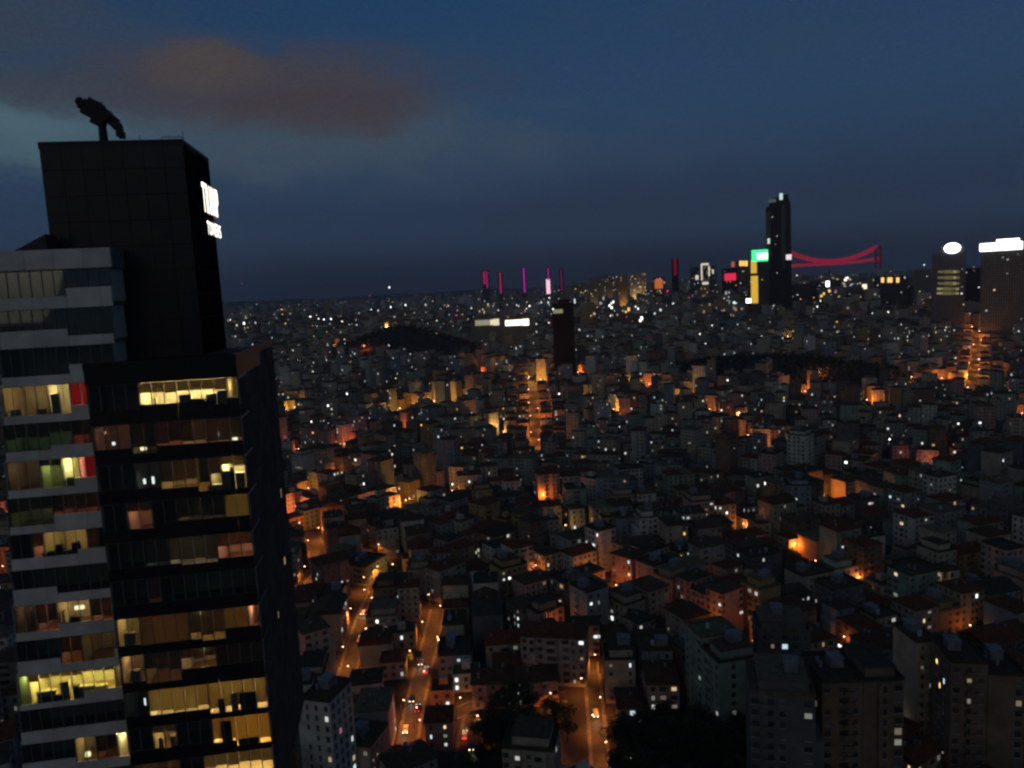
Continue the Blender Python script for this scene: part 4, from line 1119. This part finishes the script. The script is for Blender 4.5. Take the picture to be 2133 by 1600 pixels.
panel(o, 'sign_board', 2084, 514, 62, 13, 1450, dp, SIGNW, 1.); panel(o, 'sign_board', 2098, 506, 33, 12, 1450, dp, SIGNW, 1.1)
q = MB(); q.box(-w * .42, w * .35, -dp * .45, -dp * .2, ht + 1.2, ht + 18); q.build('sign_frame', M['steel'], o)
# magenta towers
for i, (px, y0, y1, wpx, mm) in enumerate([(1010, 566, 592, 7, MAG), (1015.5, 566, 600, 5, MAG), (1043, 568, 611, 6, MAG), (1092.5, 559, 609, 7, em('violet_strip', (.75, .03, .6), .55)), (1143, 559, 584, 5, em('violet_strip', (.75, .03, .6), .55)), (1170, 562, 605, 4, em('magenta_dim', (.9, .03, .3), .22))]):
    o, w, dp, ht = block('slender_tower', ['slim far tower with a short crimson light strip, first of the pink pair', 'slim far tower with a leaning pair of pink lights', 'slim far tower with one bright crimson light strip', 'slim far tower with a violet strip fading to crimson', 'slim far tower with pale pink lower lights under a violet strip', 'slim far tower with a faint thin pink strip'][i],
                         px - 5, px + 5, y0 - 2, 4300, wall='w_dark grey', litp=.0, seed=20 + i, group='far towers with pink light strips')
    panel(o, 'light_strip', px, (y0 + y1) / 2, wpx * .55, y1 - y0, 4300, dp, mm)
    if i == 4: panel(o, 'light_strip', 1142, 597, 8, 30, 4300, dp, MAGW)
# lit high-rises along the skyline
R = random.Random(8)
sky_list = [(1228, 1252, 578, 'pale brown tower dimly floodlit from below', 'w_beige', .02), (1254, 1280, 572, 'second pale brown floodlit tower, slightly taller', 'w_beige', .05), (1284, 1306, 574, 'amber-lit tower between pale floodlit ones', 'w_ochre', .05), (1312, 1345, 570, 'brightest cream floodlit tower of the skyline row', 'w_cream', .06),
            (1360, 1384, 578, 'short tower with a red and amber lit base', 'w_brown', .06), (1400, 1414, 540, 'thin tower with a dark red light strip up its side', 'black', .0), (1440, 1490, 556, 'wide tower framed by an arch of white lamps', 'w_dark grey', .05), (1505, 1535, 560, 'dark tower with a red sign on its front', 'black', .02),
            (1536, 1560, 545, 'tower topped by three yellow lamps', 'w_brown', .02), (1690, 1745, 585, 'broad shopping block with pink and white lights at its foot', 'w_dark grey', .05), (1760, 1795, 600, 'low pale block left of a white vertical light', 'w_beige', .05), (1792, 1812, 592, 'narrow block with a white vertical light strip', 'w_grey', .05),
            (1828, 1885, 576, 'block with a row of amber rooftop lamps', 'w_dark grey', .03), (1850, 1895, 606, 'low block with a cluster of white and amber lights', 'w_brown', .1), (1908, 1936, 562, 'plain dark tower beside the tower with the round sign', 'w_grey', .01),
            (1195, 1222, 590, 'low grey block ending the row of floodlit towers', 'w_grey', .06), (2010, 2040, 560, 'dark tower between the two towers with white signs', 'black', .02), (1650, 1688, 592, 'dark block in front of the lit bridge', 'w_dark grey', .03)]
for i, (x0, x1, yt, lab, wl, lp) in enumerate(sky_list):
    D = R.uniform(2300, 3000) if x0 < 1600 else R.uniform(1900, 2300)
    o, w, dp, ht = block('high_rise', lab, x0, x1, yt, D, wall=wl, litp=lp, litset=(0, 5, 6, 9, 1), seed=40 + i, group='high-rises along the skyline')
    if wl in ('w_beige', 'w_ochre', 'w_cream') and x0 < 1400:
        q = MB(); q.box(-2, 2, -1, 1, 0, 1.5); g = q.build('floodlight', AMB, o, (0, -dp / 2 - 22, 14)); lamp_light(o, (0, -dp / 2 - 20, 16), {'w_cream': 90000, 'w_ochre': 45000}.get(wl, 16000), (1., .66, .34), 1.)
    if x0 == 1360: panel(o, 'sign_board', 1372, 592, 16, 18, D, dp, em('amber_red', (1., .28, .06), .5)); panel(o, 'sign_board', 1372, 585, 10, 9, D, dp, em('pink_sign', (1., .2, .2), .7))
    if x0 == 1400: panel(o, 'light_strip', 1407, 557, 6, 33, D, dp, em('dark_red', (.8, .02, .08), .16))
    if x0 == 1440:
        for (a, b, c, d_) in ((1462, 567, 3, 32), (1477, 565, 3, 20), (1469, 551, 14, 4), (1452, 578, 6, 9), (1485, 566, 3, 8), (1469, 590, 12, 5)): panel(o, 'lamp_row', a, b, c, d_, D, dp, em('arch_lamps', (1., .9, .75), .8))
    if x0 == 1505: panel(o, 'sign_board', 1521, 577, 22, 14, D, dp, REDS); panel(o, 'sign_board', 1527, 551, 6, 10, D, dp, em('red_lamp', (1., .2, .12), .5))
    if x0 == 1536:
        for a in (1543, 1549, 1555): panel(o, 'roof_lamp', a, 549, 4.5, 10, D, dp, AMB)
    if x0 == 1690:
        for (a, b, c, d_, mm) in ((1727, 621, 14, 16, em('pink_white', (1., .75, .75), 1.6)), (1715, 628, 4, 14, AMB), (1738, 628, 5, 12, WHL), (1706, 632, 4, 10, AMB), (1724, 591, 6, 10, WHL), (1722, 634, 30, 9, em('rose_foot', (1., .35, .2), .3))): panel(o, 'sign_board', a, b, c, d_, D, dp, mm)
    if x0 == 1792: panel(o, 'light_strip', 1801, 611, 8, 34, D, dp, em('white_strip', (1., .9, .65), 1.5))
    if x0 == 1828:
        for a in (1839, 1852, 1856, 1870): panel(o, 'roof_lamp', a, 583, 5, 9, D, dp, AMB)
    if x0 == 1850:
        for (a, b, c, d_, mm) in ((1882, 630, 9, 22, em('pink_white', (1., .75, .75), 1.6)), (1866, 615, 5, 12, AMB), (1858, 635, 5, 11, WHL), (1893, 625, 8, 12, em('pink_sign', (1., .2, .2), .7)), (1876, 635, 20, 12, AMB)): panel(o, 'sign_board', a, b, c, d_, D, dp, mm)
# two long bright halls
for x0, x1, lab, st in ((986, 1036, 'low long hall with a soft cream row of lit windows', .9), (1049, 1098, 'low long hall with the brightest white row of windows', 3.2)):
    D = 1450; o, w, dp, ht = block('long_hall', lab, x0 - 6, x1 + 6, 662, D, depth=18, wall='w_cream', litp=.0, seed=x0, cat='hall')
    n = 8
    for i in range(n):
        xx = x0 + (x1 - x0) * (i + .5) / n; s = st * (1 if x0 > 1040 or i > 4 else .35)
        panel(o, 'lit_window', xx, 673 - (xx - x0) * .05, (x1 - x0) / n * .93, 11 if i < n - 2 else 13, D, dp, em('hall_window', (1., .92, .62), round(s, 2)))
# masts and floodlights
MASTS = [(507, 592, 2300, None, 'tall thin lattice mast with a dim red lamp near the glass tower', (1., .2, .15), .5, 2.), (770, 617, 2300, 12, 'mast with one magenta-red lamp on the far hill', (1., .1, .2), .8, 2.2), (812, 600, 2300, 16, 'mast with a bright white lamp under a small red one', (.93, .97, 1.), 4., 3.), (643, 661, 2100, 8, None, None, 5, 2.4), (660, 665, 2100, 8, None, None, 4, 2.), (671, 667, 2100, 8, None, None, 5, 2.4), (686, 666, 2100, 9, None, None, 5, 2.6),
         (771, 646, 2200, 8, None, None, 3, 2.), (785, 648, 2200, 8, None, None, 3, 2.), (812, 641, 2200, 9, None, None, 4.5, 2.6), (843, 637, 2200, 9, None, None, 4, 2.8), (885, 637, 2200, 9, None, None, .8, 4.), (932, 638, 2200, 9, None, None, 2, 2.), (948, 658, 2100, 9, 'mast with a bright red lamp behind the wooded hill', (1., .05, .12), 2.5, 2.2), (504, 676, 1700, 8, None, None, 3, 3.5), (528, 674, 1700, 8, None, None, 1.5, 2.), (585, 646, 2200, 8, 'mast with an amber lamp on the far slope left of the white lamps', (1., .5, .1), 3., 2.2),
         (707, 823, 900, 9, None, None, 5, 1.2), (665, 848, 850, 9, None, None, 5, 1.2), (990, 714, 1600, 9, None, None, 5, 2.), (1089, 712, 1600, 9, None, None, 5, 2.), (1126, 631, 2300, 9, None, None, 3, 2.4), (1143, 622, 2300, 9, None, None, 3, 2.6), (1336, 667, 2000, 9, None, None, 5, 2.2), (1155, 822, 900, 9, None, None, 5, 1.1), (1580, 975, 560, 9, None, None, 3, .9), (1581, 967, 560, 10, None, None, 3, .9), (1857, 917, 650, 10, None, None, 4, .9), (918, 1012, 500, 9, None, None, 4, .7), (1411, 1435, 262, 9, None, None, 3.5, .5), (1335, 1380, 275, 10, None, None, 2.5, .45),
         (1660, 575, 2100, 30, None, None, 1.6, 2.4), (1775, 683, 1500, 10, 'mast with a yellow-green lamp on the dark slope', (.9, 1., .3), 1.5, 2.2), (1490, 735, 1300, 9, None, None, 4, 1.6), (1390, 608, 2200, 14, 'mast with a round crimson lamp on the skyline', (1., .02, .12), 2., 3.2), (1878, 868, 760, 10, 'mast with two rosy lamps on the right slope', (1., .55, .5), 1.5, 1.3), (1980, 640, 1500, 9, None, None, 1, 1.8), (1925, 553, 1900, 30, None, None, 2, 2.), (1203, 688, 1500, 9, None, None, 2.5, 1.5), (1430, 702, 1500, 9, None, None, 3, 1.5)]
for px, py, D, hh, lab, col, s, size in MASTS:
    z = z_at(px, py, D)
    b = base_at(px, D); b.z = T(b.x, b.y); hgt = z - b.z
    if hh and hgt < 5:
        g = ground(px, py, hh); b = Vector((g.x, g.y, T(g.x, g.y))); hgt = hh
    o = thing('floodlight_mast', lab or 'tall mast with a bright white lamp among the far houses', 'mast', b, 0, None if lab else 'white lamps on masts in the far city')
    q = MB(); q.tube((0, 0, -1), (0, 0, hgt), .35 if D > 1000 else .15, .12, 6)
    if hgt > 30:
        for k in range(int(hgt / 8)): q.box(-.9, .9, -.1, .1, k * 8 + 3, k * 8 + 3.4)
    q.build('pole', M['steel'], o)
    q = MB(); q.tube((0, 0, hgt), (0, 0, hgt + size * 1.3), size * .5, size * .42, 8); q.build('lamp', em('mast_lamp', col or (.93, .97, 1.), s), o)
# the far suspension bridge, lit magenta
BD = 5200
bo = thing('suspension_bridge', 'far suspension bridge glowing crimson, its cable sagging between towers', 'bridge', base_at(1740, BD), 0)
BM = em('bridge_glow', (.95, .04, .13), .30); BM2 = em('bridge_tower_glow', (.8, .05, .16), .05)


def bp(px, py, dd): b = base_at(px, BD + dd); return Vector((b.x, b.y, z_at(px, py, BD + dd))) - bo.location


deck = [bp(1640 + 12 * i, 554 - (i / 10.) * 6 - (max(0, i - 8) ** 2) * .10, i * 40) for i in range(17)]
q = MB()
for a, b in zip(deck, deck[1:]): q.tube(a, b, 11, n=6)
q.build('deck', BM, bo)
for off in (0, 1):
    q = MB(); cab = []
    for i in range(13):
        t = i / 12.; px = 1644 + t * 182; py = 524 + 24 * (1 - (2 * t - 1) ** 2) - t * 11; cab.append(bp(px, py + off * 3, t * 560 + off * 60))
    for a, b in zip(cab, cab[1:]): q.tube(a, b, 10, n=6)
    q.build('main_cable', BM, bo)
    if not off:
        for i in range(1, 12):
            a = cab[i]; j = min(range(len(deck)), key=lambda k: abs(deck[k].x - a.x)); hq = MB(); hq.tube(a, (a.x, a.y, deck[j].z), 1.0, n=4); hq.build('hanger', BM2, bo)
for px, yt in ((1829, 511),):
    q = MB()
    for s in (-5, 5): q.tube(bp(px + s, yt, 560), bp(px + s, 560, 560), 8, 10, n=4)
    q.tube(bp(px - 5, yt + 5, 560), bp(px + 5, yt + 5, 560), 8, n=4); q.tube(bp(px - 5, yt + 20, 560), bp(px + 5, yt + 20, 560), 6, n=4); q.build('bridge_tower', BM2, bo)

# ------------------------------------------------------------------ trees


def tree_meshes(seed, H, rad):
    R = random.Random(seed); t = MB(); t.tube((0, 0, -.4), (.1, 0, H * .45), .24, .15, 7); crown = MB(); tips = []
    for i in range(7):
        a = i * 2.4 + R.random(); r = rad * R.uniform(.35, .75); p = (r * math.cos(a), r * math.sin(a), H * R.uniform(.55, .85)); t.tube((.1, 0, H * R.uniform(.28, .45)), p, .09, .04, 5); tips.append(Vector(p))
    tips.append(Vector((0, 0, H * .88)))
    for tp in tips:
        cl = rad * R.uniform(.42, .6)
        for _ in range(130):
            v = Vector((R.gauss(0, 1), R.gauss(0, 1), R.gauss(0, 1))).normalized() * cl * R.uniform(.45, 1.0) ** .6; v.z *= .75
            c = tp + v; s = R.uniform(.16, .34); a = Vector((R.gauss(0, 1), R.gauss(0, 1), R.gauss(0, 1))).normalized(); b = a.cross(Vector((R.gauss(0, 1), R.gauss(0, 1), R.gauss(0, 1)))).normalized()
            crown.add([tuple(c - a * s), tuple(c + b * s * .6), tuple(c + a * s), tuple(c - b * s * .6)], [(0, 1, 2, 3)])
    return t.mesh('trunk', M['trunk']), crown.mesh('crown', M['leaf'])


TREES = [tree_meshes(i, 8 + i, 3.2 + .3 * i) for i in range(4)]
R = random.Random(77)


def tree(x, y, sc_, label, group):
    for hs in near(x, y, 20):
        ca, sa = math.cos(hs[5]), math.sin(hs[5]); dx, dy = x - hs[0], y - hs[1]
        if abs(dx * ca + dy * sa) < hs[2] / 2 + .6 and abs(-dx * sa + dy * ca) < hs[3] / 2 + .6: return False
    for nm, line, sw in STREET_PTS:
        for p in line:
            if (p.x - x) ** 2 + (p.y - y) ** 2 < (sw / 2 + 1) ** 2: return False
    if label == 'small tree':
        hs = min(NEARS, key=lambda q: (q[0] - x) ** 2 + (q[1] - y) ** 2); label = 'small tree beside a ' + hs[6]['short']
    t, c = R.choice(TREES); o = thing('broadleaf_tree', label, 'tree', (x, y, T(x, y)), R.uniform(0, 6.28), group); o.scale = (sc_,) * 3
    link('trunk', t, o); link('crown', c, o); return True


for (p, r), lab in zip(FREE, ('broadleaf tree filling the dark court ringed by the orange-lit road', 'broadleaf tree in the large unlit garden before the tall blocks', 'broadleaf tree beside the curving orange-lit road', 'broadleaf tree lit yellow-green by a lamp', 'broadleaf tree in the small garden by the pale green blocks')):
    n = int(r * r / 9); placed = []
    for _ in range(n * 6):
        a = R.uniform(0, 6.28); q = r * math.sqrt(R.random()); x, y = p.x + q * math.cos(a), p.y + q * math.sin(a)
        if all((x - u) ** 2 + (y - v) ** 2 > 16 for u, v in placed) and tree(x, y, R.uniform(.8, 1.25), lab, lab.replace('tree ', 'trees ').replace('broadleaf', 'the')): placed.append((x, y))
        if len(placed) >= n: break
cnt = 0
for _ in range(1500):
    px, py = R.uniform(600, 2130), R.uniform(1080, 1600); p = ground(px, py)
    if tree(p.x, p.y, R.uniform(.55, 1.0), 'small tree', 'trees in the gaps between houses'): cnt += 1
    if cnt > 45: break
# woods on the far hills: one mass of leaf clumps
wm = MB()
for wx, wy, ax, ay in WOODS:
    for _ in range(int(ax * ay / 16)):
        a = R.uniform(0, 6.28); q = math.sqrt(R.random()) * 1.05; x, y = wx + ax * q * math.cos(a), wy + ay * q * math.sin(a); z = T(x, y); s = R.uniform(2.5, 4.5); h = R.uniform(5, 11)
        for k in range(9):
            v = Vector((R.gauss(0, .5) * s, R.gauss(0, .5) * s, h * R.uniform(.35, 1.))); a1 = Vector((R.gauss(0, 1), R.gauss(0, 1), R.gauss(0, .6))).normalized() * 1.6; b1 = a1.cross(Vector((R.gauss(0, 1), R.gauss(0, 1), 1))).normalized() * 1.3
            c = Vector((x, y, z)) + v; wm.add([tuple(c - a1), tuple(c + b1), tuple(c + a1), tuple(c - b1)], [(0, 1, 2, 3)])
tag(wm.build('wood', M['leaf']), 'dark woods covering the hills in the middle of the city', 'woods', kind='stuff')

# ------------------------------------------------------------------ cars on the lit streets
CARC = [('silver', (.35, .36, .37)), ('dark blue', (.03, .05, .12)), ('white', (.6, .6, .6)), ('black', (.015, .015, .017)), ('red', (.3, .02, .02))]
CARM = {n: mat('car_paint_' + n.replace(' ', '_'), c, .25, spec=.6) for n, c in CARC}
TYRE = mat('tyre', (.02, .02, .02), .9); HEADL = emit('headlight_glow', (1., .85, .6), 7.); TAILL = emit('tail_light_glow', (1., .05, .03), 3.)


def prism(prof, w, taper=0.):
    q = MB(); n = len(prof)
    q.add([(x, -w / 2 + (taper if z > .95 else 0), z) for x, z in prof] + [(x, w / 2 - (taper if z > .95 else 0), z) for x, z in prof], [tuple(range(n))[::-1] if False else tuple(range(n)), tuple(range(n, 2 * n))[::-1]] + [(i, i + n, (i + 1) % n + n, (i + 1) % n) for i in range(n)]); return q


BODY = [(-2.15, .32), (2.1, .32), (2.2, .62), (2.0, .82), (1.05, .95), (.35, 1.42), (-1.15, 1.45), (-1.85, 1.0), (-2.15, .92)]
GLS = [(.98, .98), (.36, 1.36), (-1.12, 1.39), (-1.72, 1.02)]
gmesh = prism(GLS, 1.74, .14).mesh('windows', M['pane']); BODYM = {n: prism(BODY, 1.72, .12).mesh('body', m) for n, m in CARM.items()}
wq = MB(); wq.tube((0, -.11, 0), (0, .11, 0), .32, n=12); wq = wq.mesh('wheel', TYRE); hq = boxmesh('headlight', HEADL); tq = boxmesh('tail_light', TAILL)
STN = {'steep': 'the long straight street', 'market': 'the short bright street', 'bend': 'the bending street', 'lane': 'the narrow lane', 'corner': 'the curving road'}
for nm, along, side, dirn, cn in [('market', .45, 1, 1, 'silver'), ('market', .55, -1, -1, 'white'), ('market', .70, 1, 1, 'dark blue'), ('market', .80, -1, -1, 'black'), ('market', .90, 1, 1, 'white'), ('steep', .45, 1, 1, 'white'), ('steep', .62, -1, -1, 'silver'), ('steep', .80, 1, 1, 'black'), ('steep', .88, -1, -1, 'red'), ('bend', .5, 1, -1, 'white'), ('bend', .75, -1, 1, 'silver'), ('lane', .5, 0, 1, 'silver'), ('corner', .45, 1, -1, 'white'), ('corner', .75, -1, 1, 'dark blue')]:
    line = STREET_W[nm]; i = min(len(line) - 2, int(along * (len(line) - 1))); p = line[i]; t = line[i + 1] - p; t.z = 0; t.normalize(); s = Vector((t.y, -t.x, 0)); p = p + s * side * 1.35; hd = t * dirn
    away = hd.dot(Vector((p.x, p.y, 0))) > 0
    o = thing('car', '%s saloon car driving %s the high-rise on %s' % (cn, 'away from' if away else 'towards', STN[nm]), 'car', (p.x, p.y, T(p.x, p.y) + .13 + (.25 if p.y > 420 else 0)), math.atan2(hd.y, hd.x), 'cars on the lit streets')
    link('body', BODYM[cn], o); link('windows', gmesh, o)
    for wx in (-1.35, 1.35):
        for wy in (-.78, .78): link('wheel', wq, o, (wx, wy, .32))
    for wy in (-.6, .6): link('headlight', hq, o, (2.17, wy, .68), (.08, .36, .18)); link('tail_light', tq, o, (-2.15, wy, .78), (.06, .34, .2))
    ld = bpy.data.lights.new('headlight_beam', 'SPOT'); ld.energy = 350; ld.color = (1., .85, .6); ld.spot_size = math.radians(60); ld.shadow_soft_size = .1; lo = link('headlight_beam', ld, o, (2.4, 0, .7)); lo.rotation_euler = (0, math.radians(-80), 0)
    ld = bpy.data.lights.new('tail_glow', 'POINT'); ld.energy = 25; ld.color = (1., .04, .02); link('tail_glow', ld, o, (-2.5, 0, .7))
# same label, same group
for lab, obs in SEEN_LABELS.items():
    if len(obs) > 1:
        for ob in obs: ob['group'] = 'look-alike ' + lab.split(' with')[0] + 's'

# ------------------------------------------------------------------ evening haze over the city
hz = MB(); hz.box(-12800, 12800, -12800, 12800, -45, 430)
hm = bpy.data.materials.new('evening_haze'); hm.use_nodes = True; hm.node_tree.nodes.clear()
ho = hm.node_tree.nodes.new('ShaderNodeOutputMaterial'); hv = hm.node_tree.nodes.new('ShaderNodeVolumePrincipled')
hv.inputs['Color'].default_value = (.8, .8, .82, 1); hv.inputs['Density'].default_value = 7e-5; hv.inputs['Anisotropy'].default_value = .3
hm.node_tree.links.new(hv.outputs[0], ho.inputs['Volume'])
tag(hz.build('haze', hm), 'thin evening haze lying over the whole city', 'haze', kind='stuff')
cy.volume_bounces = 0
